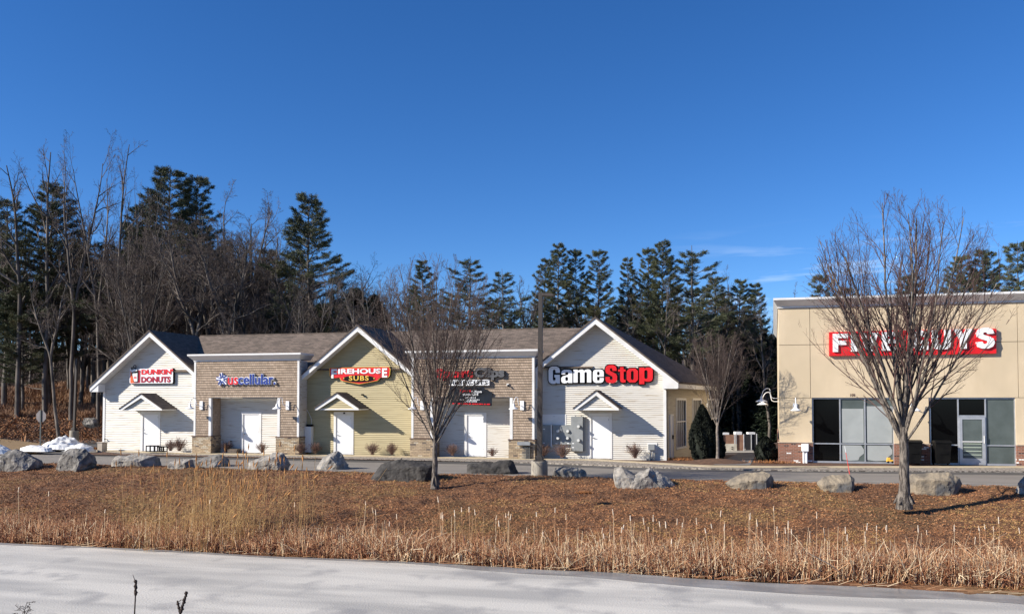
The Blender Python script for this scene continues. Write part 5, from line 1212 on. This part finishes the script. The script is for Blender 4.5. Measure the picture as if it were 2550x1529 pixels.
for i in range(22000):
    Y = SHORE+.05+abs(r_.gauss(0, .85)); 
    if Y > -17.4: continue
    half = (Y+42.3)*.70+1; X = 10.48-(Y+42.3)*.345+r_.uniform(-1, 1)*half
    dn = noise.noise(Vector((X*.45, Y*.8, 2))); 
    if dn < -.25 and r_.random() < .75: continue
    rt = sm((X-1)/8)
    z = rough_bank(X, Y); h = r_.uniform(.22, .70)*(.72+.22*rt+.7*max(0, dn))*(1-.25*(Y-SHORE)/3)
    if r_.random() < .06: h *= 1.5
    m_ = r_.choices((0, 1, 2), (.36-.04*rt, .12+.12*rt+.25*max(0, dn), .52-.12*rt))[0]
    lean = .12 if r_.random() < .62 else .75
    dx, dy = r_.gauss(0, lean), r_.gauss(0, lean); rad = r_.choice((.004, .006, .008, .013))*r_.uniform(.7, 1.2)
    p1 = (X+dx*h*.5, Y+dy*h*.5, z+h*.55); sp.append(((X, Y, z-.05, *p1, rad, rad*.9), m_))
    if r_.random() < .35: bx2, bz = r_.gauss(0, .5), r_.uniform(-.5, .2)
    else: bx2, bz = dx+r_.gauss(0, .1), 1
    p2 = (p1[0]+bx2*h*.5, p1[1]+dy*h*.5, max(z, p1[2]+bz*h*.48)); sp.append(((*p1, *p2, rad*.9, rad*.4), m_))
for i in range(230):      # taller stems with pale seed heads
    X = r_.uniform(-14, 20); 
    if r_.random() > .07+.93*sm((X+1)/7): continue
    Y = SHORE+.25+r_.uniform(0, 1.1); z = rough_bank(X, Y); h = r_.triangular(.75, 1.5, .95)*(1 if X < 13 else .85); dx = r_.gauss(0, .05); 
    p1 = (X+dx*h, Y+r_.gauss(0, .04), z+h); sp.append(((X, Y, z, *p1, .006, .0045), 1 if r_.random() < .4 else 0))
    if r_.random() < .62: heads.append(((*p1, p1[0]+dx*.1+r_.gauss(0, .015), p1[1], p1[2]+r_.uniform(.10, .17), .017, .012), 3))
stalks('reeds', sp+heads, REED+[CATT], 'pale dry reeds and cattails along the ice edge', 'reeds')
sp = []
for i in range(430):
    px = r_.gauss(540, 95) if r_.random() < .8 else r_.uniform(300, 780); py = r_.uniform(1310, 1350)
    X, Y = onZ(px, py, -1.2); z = H(X, Y)
    h = r_.uniform(1.3, 2.5) if r_.random() < .7 else r_.uniform(.8, 1.5)
    lean = r_.gauss(.04, .05) if r_.random() < .72 else r_.uniform(.2, 1.3); p = Vector((X, Y, z)); d = Vector((lean*.4, r_.gauss(0, .05), 1)).normalized(); rad = .0055
    for k in range(5):
        q = p+d*h/5; sp.append(((*p, *q, rad, rad*.85), 0)); rad *= .87; p = q; d = (d+Vector((lean*.10, 0, 0))).normalized()
        if k in (1, 2, 3) and r_.random() < .45: e = p+Vector((r_.choice((-1, 1))*.14, r_.gauss(0, .05), r_.uniform(-.04, .12))); sp.append(((*p, *e, .006, .001), 0))
    if h > 1.3 and r_.random() < .55:
        e = p+d*.10; e2 = e+d*.13; sp.append(((*p, *e, .007, .026), 1)); sp.append(((*e, *e2, .026, .004), 1))
stalks('phragmites_reeds', sp, [PHRAG, PLUME], 'tall golden reeds with orange plumes left of centre on the shore', 'reeds', 4)
# fallen stalks on the ice and grass blades lying in the shallow water
sp = []
for i in range(260):
    X = r_.uniform(-24, 20); Y = SHORE+r_.uniform(-.1, .2)-(.3 if X > 9 else 0); a = r_.uniform(-.6, .6); L = r_.uniform(.2, .8); sp.append(((X, Y, -1.485, X+L*math.cos(a), Y+L*math.sin(a)*.4, -1.46+r_.uniform(0, .1), .007, .004), r_.choice((0, 1, 2))))
stalks('fallen_reeds', sp, REED, 'broken reed stalks lying on the ice edge', 'reeds')
# dark dead stems close to the camera
DK = mat('dead_stem', (.06, .04, .03), (.03, .02, .018), 8, .9)
def nearstem(px, ytop, yhead, dist, label, kind):
    Xn, Yn = atD(px, dist); zt_ = zat(ytop, dist); zh = zat(yhead, dist); zg = H(Xn, Yn); t = empty('dead_cattail' if kind == 0 else 'dead_weed', (Xn, Yn, zg), label, 'dead plant')
    b = MB()
    if kind < 2:
        b.cyl((Xn-.06, Yn, zg-.1), (Xn, Yn, zh), .010, .007, 8); b.cyl((Xn, Yn, zh+.1), (Xn-.04, Yn, zt_), .005, .002, 6); b.build('stem', DK, t)
        b = MB(); nseg = 9; Lh = .16 if kind == 0 else .22
        for k in range(nseg):
            u = k/nseg; o_ = (0 if kind == 0 else .07)*u; b.lathe((Xn+o_+.004*math.sin(k*2.1), Yn, zh-.03+u*Lh), [(.012, -.008), (.016+.006*math.sin(k*1.7), .006), (.011, .024)], 10)
        if kind == 1:
            for k in range(nseg-2): u = k/nseg; b.lathe((Xn-.05*u-.01, Yn, zh-.05+u*Lh*.8), [(.008, -.008), (.015+.005*math.sin(k*2.9), .006), (.008, .02)], 8)
        b.build('seed_head', DK, t)
    else:
        segs = [[] for _ in range(5)]; par = [dict(n=6, wob=.2, up=-.14, kids=8, klen=.45, kang=.9, t0=.3, rmin=.003), dict(n=4, wob=.3, up=-.12, kids=5, klen=.5, kang=.9, t0=.2, rmin=.0025), dict(n=3, wob=.3, up=-.1, kids=0, klen=0, kang=0, t0=0, rmin=.002)]
        for k in range(4): grow(segs, Vector((k*.07-.1, 0, zt_-zg-.28)), Vector((.35-.12*k, 0, 1)), .34, .006, 0, par, r_)
        for k in range(4): segs[0].append((k*.07-.1, 0, -.1, k*.07-.1, 0, zt_-zg-.28, .006, .006))
        link('stem', segmesh('stem', segs[0], 5), DK, t); link('twigs', segmesh('twigs', segs[1]+segs[2], 4), DK, t)
nearstem(344, 1427, 1470, 9.5, 'single dark cattail standing against the ice at the bottom left', 0)
nearstem(457, 1496, 1512, 9.0, 'frayed dark seed head at the bottom edge right of the single cattail', 1)
nearstem(60, 1501, 1510, 9.5, 'tangled dark weed tops at the bottom left corner', 2)

# ------------------------------------------------------------------ the wood
def pine_mesh(seed, h=18., w=1., t0=.28, twin=False, dens=1., layered=False):
    r_ = random.Random(seed); g = np.random.default_rng(seed); segs = []; tips = []
    n = 14; p = Vector((0, 0, -.6)); tr = []
    for i in range(n):
        q = Vector((r_.gauss(0, .05), r_.gauss(0, .05), (h+.6)*(i+1)/n-.6)); q.x += p.x*.8; q.y += p.y*.8
        segs.append((*p, *q, .26*(1-.93*i/n), .26*(1-.93*(i+1)/n))); tr.append((p.copy(), q.copy())); p = q
    limbs = []
    z = h*t0*.45
    while z < h*.985:
        u = z/h; dead = u < t0
        k = r_.choice((1, 2)) if dead else r_.choice((3, 4, 5)); a0 = r_.uniform(0, 6.28)
        env = (1-((u-t0)/(1-t0)))**.72*(.55+.45*min(1, (u-t0)/.12)) if not dead else .4
        for j in range(k):
            a = a0+j*6.28/k+r_.uniform(-.4, .4); L = h*.215*w*env*r_.uniform(.55, 1.22)+.35
            if r_.random() < .10: L *= 1.35
            limbs.append((z+r_.uniform(-.15, .15), a, L, dead))
        z += h*(.030 if not layered else .048)*r_.uniform(.7, 1.3)*(1.3 if dead else 1)
    tops = [(Vector((0, 0, 0)), 1.)]
    Cc, Dd = [], []
    for z, a, L, dead in limbs:
        i = min(n-1, int((z+.6)/(h+.6)*n)); f = ((z+.6)/(h+.6)*n)-i; P0 = tr[i][0].lerp(tr[i][1], min(1, f)); u = z/h
        rise = (.15+.75*max(0, u-.5)) if not dead else -.05
        d = Vector((math.cos(a), math.sin(a), rise)).normalized(); p = P0; m = 6; R0 = .018+.012*L; pts = [p]
        for k in range(m):
            d = (d+Vector((r_.gauss(0, .05), r_.gauss(0, .05), .045))).normalized(); q = p+d*L/m; segs.append((*p, *q, R0*(1-.8*k/m), R0*(1-.8*(k+1)/m))); p = q; pts.append(p)
        if dead:
            continue
        for k in range(int(6+L*5*dens)):
            v = r_.uniform(.22, 1.0)**.8; x = v*m; ii = min(m-1, int(x)); B = pts[ii].lerp(pts[ii+1], x-ii)
            sd = r_.choice((-1, 1)); ba = a+sd*r_.uniform(.3, 1.15); bl = L*.36*(1.15-v)*r_.uniform(.6, 1.3)+.22
            bd = Vector((math.cos(ba), math.sin(ba), r_.uniform(.02, .42))).normalized(); E_ = B+bd*bl; segs.append((*B, *E_, .014, .006))
            for s_ in range(max(2, int(bl*4.2))):
                w_ = (s_+r_.random())/max(2, int(bl*4.2)); c = B+bd*bl*(.25+.8*w_); tips.append((*c, *bd))
    T = np.array(tips); nn = 20; C = np.repeat(T[:, :3], nn, 0); D0 = np.repeat(T[:, 3:], nn, 0)
    D = unit(D0*.9+g.normal(0, .55, C.shape)+np.array([0, 0, .35])); Wd = unit(np.cross(D, g.normal(0, 1, C.shape))); L = g.uniform(.12, .27, len(C))
    V, F = cards(C+D*L[:, None]*.4+g.normal(0, .085, C.shape)*np.array([1, 1, .55]), D, Wd, L, g.uniform(.018, .040, len(C)))
    return segmesh('trunk', segs, 6), npmesh('crown', V, F)
def hemlock_mesh(seed, h=12.):
    r_ = random.Random(seed); g = np.random.default_rng(seed); n = 17000
    u = g.random(n)**1.25*.98; lay = np.floor(u*34)/34; a = g.uniform(0, 2*math.pi, n); prof = (1-u)**.8*h*.24
    bump = .72+.28*np.sin(a*3+lay*41)*np.sin(a*7+lay*97)+.15*np.sin(lay*200)
    rr_ = prof*bump*g.uniform(.25, 1.02, n)**.5; C = np.stack([rr_*np.cos(a), rr_*np.sin(a), u*h-rr_*.22+g.normal(0, .07, n)], 1)
    D = unit(np.stack([np.cos(a), np.sin(a), np.full(n, -.15)], 1)+g.normal(0, .35, (n, 3))); Wd = unit(np.cross(D, np.array([0, 0, 1.])+g.normal(0, .5, (n, 3))))
    V, F = cards(C, D, Wd, g.uniform(.22, .5, n), g.uniform(.07, .16, n))
    return segmesh('trunk', [(0, 0, -.5, 0, 0, h*.5, .17, .1), (0, 0, h*.5, 0, 0, h, .1, .01)], 6), npmesh('crown', V, F)
def bare_mesh(seed, h=18., spread=.6, fork=.35, leaders=3, fine=1., wig=.05):
    r_ = random.Random(seed); segs = [[] for _ in range(6)]
    par = [dict(n=12, wob=wig*.9, up=.012, kids=int(13*fine), klen=.40, kang=spread*1.25, t0=.12, rmin=.02),
           dict(n=7, wob=wig*2.2, up=.045, kids=int(8*fine), klen=.44, kang=.75, t0=.2, rmin=.010),
           dict(n=5, wob=wig*2.6, up=.03, kids=int(6*fine), klen=.5, kang=.7, t0=.15, rmin=.0065),
           dict(n=3, wob=.14, up=.02, kids=int(4*fine), klen=.55, kang=.65, t0=.1, rmin=.005),
           dict(n=2, wob=.14, up=.0, kids=0, klen=0, kang=0, t0=0, rmin=.004)]
    p = Vector((0, 0, -.5)); n = 6; zf = h*fork
    for i in range(n):
        q = Vector((p.x+r_.gauss(0, .06), p.y+r_.gauss(0, .06), -.5+(zf+.5)*(i+1)/n)); segs[0].append((*p, *q, .24*(1-.05*i), .24*(1-.05*(i+1)))); p = q
    for k in range(leaders):
        a = k*6.28/leaders+r_.uniform(-.5, .5); tl = r_.uniform(.08, .42) if leaders > 1 else .02
        grow(segs, p, Vector((math.cos(a)*math.sin(tl), math.sin(a)*math.sin(tl), math.cos(tl))), (h-zf)*r_.uniform(.85, 1.08), .17 if leaders > 1 else .2, 0, par, r_)
    mxz = np.percentile([q[5] for q in segs[2]+segs[1]+segs[0]], 99.9); f = h/mxz
    segs = [[tuple(v*f for v in q[:6])+q[6:] for q in L_] for L_ in segs]
    return segmesh('trunk', segs[0]+segs[1], 5), segmesh('crown', segs[2]+segs[3]+segs[4], 3)
def fin(pair, m1, m2): pair[0].materials.append(m1); pair[1].materials.append(m2); return pair
PINES = [fin(pine_mesh(1, w=.95, t0=.33), PINEB, PINEN), fin(pine_mesh(2, w=.75, t0=.38), PINEB, PINEN), fin(pine_mesh(3, w=1.15, t0=.22), PINEB, PINEN), fin(pine_mesh(4, w=.9, t0=.42, layered=True), PINEB, PINEN), fin(pine_mesh(15, w=.85, t0=.5, dens=.8), PINEB, PINEN), fin(pine_mesh(16, w=.7, t0=.45, layered=True), PINEB, PINEN)]
HEMS = [fin(hemlock_mesh(1), PINEB, HEMN), fin(hemlock_mesh(2), PINEB, HEMN)]
BARES = [fin(bare_mesh(1, fine=1.), BARKF, TWIGF), fin(bare_mesh(2, spread=.45, fork=.25, leaders=4, fine=.95), BARKF, TWIGF), fin(bare_mesh(3, spread=.7, fork=.5, leaders=2, fine=1.1, wig=.08), BARKF, TWIGF), fin(bare_mesh(4, spread=.5, fork=.15, leaders=1, fine=1.15), BARKF, TWIGF), fin(bare_mesh(5, spread=.35, fork=.3, leaders=5, fine=.55, wig=.03), BARKF, TWIGF), fin(bare_mesh(6, spread=.5, fork=.42, leaders=2, fine=.9, wig=.05), BARKF, TWIGF), fin(bare_mesh(7, spread=.6, fork=.3, leaders=1, fine=.85, wig=.06), BARKF, TWIGF)]
def safe(px, d): return max(d, 84+(d-56)*.2) if 1770 < px < 1915 else d
SH = {'p': (PINES, 18., 'pine_tree'), 'h': (HEMS, 12., 'hemlock_tree'), 'b': (BARES, 18., 'deciduous_tree')}
fr = random.Random(42)
def put(kind, var, px, ytop, dist, label, group=None, wide=1., lean=0.):
    ms, h0, nm = SH[kind]; dist = safe(px, dist+(19 if 1000 < px < 1960 else 0)); X_, Y_ = atD(px, dist); z = H(X_, Y_)-.1; zt_ = zat(ytop, dist); s = max(.3, (zt_-z)/h0)
    t = empty(nm, (X_, Y_, z), label, 'tree', group); a, c = ms[var % len(ms)]
    for n_, me in (('trunk', a), ('crown', c)): o = bpy.data.objects.new(n_, me); col.objects.link(o); o.parent = t
    sw = s*wide; t.scale = (sw, sw, s); t.rotation_euler = (0, lean, fr.uniform(0, 6.28) if not lean else 0); return t
# the ones that can be told apart
put('b', 5, 178, 312, 72, 'tallest bare tree on the left, fine twigs against the sky', wide=.62)
put('b', 6, 112, 345, 74, 'bare tree just left of the tallest one, leaning crown', wide=.8)
put('b', 6, 45, 392, 73, 'bare tree with spreading twigs near the left edge of the sky', wide=.95)
put('b', 5, 243, 335, 70, 'bare tree with few thick forked limbs, left of the pair', wide=.55)
put('b', 6, 288, 332, 71, 'tall sparse bare tree right of the thick limbed one', wide=.6)
put('b', 4, 350, 412, 70, 'thin bare tree poking up just left of the biggest pine', wide=.4)
put('p', 2, 421, 412, 76, 'biggest pine of the left group, highest dark crown', wide=1.05)
put('p', 0, 482, 430, 77, 'second top of the big pine group, slightly to its right', wide=.95)
put('p', 2, 345, 505, 78, 'lower bushy pine left of the biggest pine', wide=1.1)
put('b', 3, 572, 434, 71, 'rounded bare tree with grey lace of twigs right of the biggest pine', wide=1.0)
put('b', 0, 625, 480, 72, 'bare tree leaning right of the rounded bare tree', wide=1.0)
put('b', 2, 470, 500, 62, 'reddish bare tree standing in front of the biggest pine', wide=.7)
put('p', 2, 768, 481, 66, 'broad lone pine with stepped branches above the yellow gable', wide=.98)
put('p', 2, 122, 455, 77, 'wide dark pine behind the tallest bare trees', wide=1.05)
put('p', 0, 12, 492, 76, 'dark pine at the left edge', wide=1.0)
put('b', 3, 663, 528, 70, 'bare tree filling the gap left of the broad lone pine', wide=1.05)
put('p', 1, 1051, 645, 62, 'thin pine behind the top of the slender bare tree', wide=.9)
put('p', 3, 1171, 636, 58, 'pine with layered arms right of the slender bare tree', wide=1.25)
put('p', 3, 1252, 668, 57, 'lower pine midway between the slender bare tree and the lamp post', wide=1.1)
put('b', 2, 1312, 668, 56, 'crooked sparse tree left of the lamp post head', wide=.7)
put('p', 1, 1393, 602, 60, 'first tall pine right of the lamp post head', wide=.85)
put('p', 1, 1358, 640, 62, 'slim pine directly behind the lamp post head', wide=.75)
put('p', 0, 1436, 616, 61, 'second tall pine right of the lamp post head', wide=.75)
put('p', 0, 1493, 617, 60, 'third pine right of the lamp post, tinged with orange', wide=.8)
put('p', 1, 1566, 638, 63, 'thin dark pine above the peak of the right white gable', wide=.75)
put('p', 2, 1650, 597, 60, 'largest pine above the right slope of the right white gable', wide=.82)
put('p', 0, 1616, 612, 61, 'pine touching the left side of the largest one', wide=.7)
put('p', 3, 1724, 610, 59, 'pine with flat layered branches and a long pale trunk', wide=1.15)
put('p', 0, 1782, 684, 61, 'lower pine right of the layered one', wide=.9)
put('p', 1, 1844, 692, 62, 'left one of two slim pines beside the tan building', wide=.85)
put('p', 1, 1884, 702, 63, 'right one of two slim pines beside the tan building', wide=.85)
put('b', 3, 1796, 660, 64, 'fine bare tree behind the lower pine, right of the layered one', wide=.6)
put('p', 0, 2046, 680, 70, 'pine top showing over the left part of the tan building roof', wide=.75)
put('p', 0, 2106, 710, 70, 'small pine top left of the big tree behind the tan roof', wide=.8)
put('p', 2, 2268, 680, 68, 'pine top behind the trunk of the vase shaped tree', wide=.95)
put('p', 2, 2400, 632, 66, 'pine rising behind the right side of the vase shaped tree', wide=.95)
put('p', 2, 2462, 618, 66, 'bushy pine left of the last one on the right', wide=.9)
put('p', 0, 2540, 598, 64, 'last pine on the right edge, highest behind the tan roof', wide=.9)
put('b', 3, 1979, 700, 68, 'small bare tree over the left end of the tan roof', wide=.5)
put('b', 2, 150, 660, 57, 'dark leaning tree by the thin lamp post at the left', wide=.8, lean=-.16)
put('h', 0, 886, 712, 66, 'dark rounded hemlock above the yellow gable peak', wide=2.0)
put('h', 1, 932, 730, 64, 'dark hemlock right of the yellow gable peak', wide=1.9)
# the mass behind: individuals that nothing in the view tells apart
GB, LB = 'bare trees massed in the wood', 'bare grey tree in the thick of the wood behind the shops'
GP, LP = 'pines deep in the wood', 'dark pine deep in the wood behind the bare trees'
GH, LH = 'dark young evergreens at the foot of the wood', 'dark young evergreen low in the wood'
def roof(x):   # sky line of the mass
    return float(np.interp(x, [-100, 200, 420, 640, 800, 880, 1000, 1200, 1500, 1700, 1850, 1940, 2600], [560, 540, 560, 590, 640, 690, 700, 745, 740, 690, 740, 760, 740]))
for i in range(74):
    px = -70+i*(1010/74)+fr.uniform(-9, 9); put('b', fr.choice((0, 2, 3, 5, 6, 1)), px, roof(px)+fr.uniform(-45, 170), fr.uniform(82, 104) if px < 300 else fr.uniform(58, 92), LB, GB, fr.uniform(.55, .95))
for i in range(46):
    px = 170+i*(700/46)+fr.uniform(-9, 9); put('b', fr.choice((0, 1, 3, 2)), px, fr.uniform(520, 690)+max(0, px-500)*.2, fr.uniform(60, 73) if px > 300 else fr.uniform(76, 84), LB, GB, fr.uniform(.9, 1.3))
for i in range(92):
    px = 860+i*(1100/92)+fr.uniform(-9, 9); put('b', fr.choice((0, 2, 3, 5, 6)), px, roof(px)+fr.uniform(-30, 75), fr.uniform(56, 90), LB, GB, fr.uniform(.7, 1.15))
for i in range(22):
    px = -60+i*(900/22)+fr.uniform(-12, 12); put('p', fr.randrange(6), px, roof(px)+fr.uniform(10, 170), fr.uniform(72, 100), LP, GP, fr.uniform(.8, 1.1))
for i in range(30):
    px = 1020+i*(930/30)+fr.uniform(-10, 10); put('p', fr.choice((1, 3, 4, 5, 0)), px, roof(px)+fr.uniform(0, 90), fr.uniform(66, 95), LP, GP, fr.uniform(.8, 1.1))
for i in range(44):
    px = -80+i*(1040/44)+fr.uniform(-12, 12); put('h', i, px, 850+fr.uniform(-70, 60), fr.uniform(88, 108) if px < 300 else fr.uniform(74, 96), LH, GH, fr.uniform(1., 1.5))
for i in range(34):
    px = 1560+i*(400/34)+fr.uniform(-8, 8); put('h', i, px, (845 if px > 1790 else 925)+fr.uniform(-40, 50), fr.uniform(60, 88), LH, GH, fr.uniform(1., 1.5))
for i in range(18):
    px = 1000+i*(560/18)+fr.uniform(-8, 8); put('h', i, px, 830+fr.uniform(-25, 25), fr.uniform(80, 96), LH, GH, fr.uniform(1., 1.5))
# brush and saplings along the wood's edge
bs = []; r_ = random.Random(77); brown = []
for i in range(5200):
    px = r_.uniform(-60, 300) if r_.random() < .55 else r_.uniform(300, 1000); dist = r_.uniform(66, 86) if px > 300 else r_.uniform(85, 100); X_, Y_ = atD(px, dist); z = H(X_, Y_); h = r_.uniform(.5, 2.6) if r_.random() < .8 else r_.uniform(2.5, 6)
    p = Vector((X_, Y_, z)); d = Vector((r_.gauss(0, .35), r_.gauss(0, .3), 1)).normalized()
    for k in range(3):
        q = p+d*h/3; bs.append((*p, *q, .02*(1-.25*k), .02*(.75-.25*k))); 
        for _ in range(2): e = q+Vector((r_.gauss(0, .4), r_.gauss(0, .3), r_.uniform(0, .6)))*h*.22; bs.append((*q, *e, .011, .006))
        d = (d+Vector((r_.gauss(0, .25), r_.gauss(0, .2), 0))).normalized(); p = q
tag(link('brush', segmesh('brush', bs, 3), TWIGF), 'tangle of bare brush and saplings at the edge of the wood', 'brush', kind='stuff')
g = np.random.default_rng(4); n = 42000; px = g.uniform(-120, 330, n); dist = g.uniform(73, 86, n)
XY = np.array([atD(a, c) for a, c in zip(px, dist)]); Zg = np.array([H(a, c) for a, c in XY]); D = unit(np.stack([g.normal(0, .5, n), g.normal(0, .5, n), np.ones(n)], 1)); L = g.uniform(.3, .9, n)
V, F = cards(np.stack([XY[:, 0], XY[:, 1], Zg], 1)+D*L[:, None]*.4, D, unit(np.cross(D, g.normal(0, 1, (n, 3)))), L, g.uniform(.03, .07, n))
tag(link('tall_grass', npmesh('tall_grass', V, F), mat('orange_grass', (.34, .20, .115), (.22, .125, .08), .5, .9)), 'rust coloured dead grass on the slope under the left wood', 'grass', kind='stuff')
X_, Y_ = atD(228, 66); t = MB()
bmr = boulder(lambda p: (p[0]/6.747, 960+p[1]/6.747), [[(1410, 640), (1440, 595), (1560, 590), (1650, 620), (1660, 700), (1580, 725), (1430, 700)]], 'grey', 'pale boulder in the shade of the wood between the thin post and the left gable', .6, 33)
X2, Y2 = atD(228, 62); kx = 62/depth_of(*bmr.location[:2]); bmr.location = (X2, Y2, zat(1066, 62)); bmr.scale = (kx, kx, kx)

g = np.random.default_rng(8); n = 26000; px = g.uniform(-160, 300, n); dist = g.uniform(58.5, 76, n)
XY = np.array([atD(a, c) for a, c in zip(px, dist)]); Zg = np.array([H(a, c) for a, c in XY])+.03; a = g.uniform(0, 6.28, n); tl = g.uniform(0, .9, n)
D = np.stack([np.cos(a)*np.cos(tl), np.sin(a)*np.cos(tl), np.sin(tl)], 1); L = g.uniform(.1, .34, n)*(1+2.5*(g.random(n) < .04)); Wd = unit(np.cross(D, g.normal(0, 1, (n, 3))))
V, F = cards(np.stack([XY[:, 0], XY[:, 1], Zg], 1)+D*L[:, None]*.4, D, Wd, L, g.uniform(.03, .10, n)); mi = g.choice(3, n, p=[.14, .36, .5])
tag(link('leaf_litter', npmesh('leaf_litter', V, F, mi), LIT[:3]), 'dark fallen leaves and sticks at the foot of the left wood', 'leaf litter', kind='stuff')
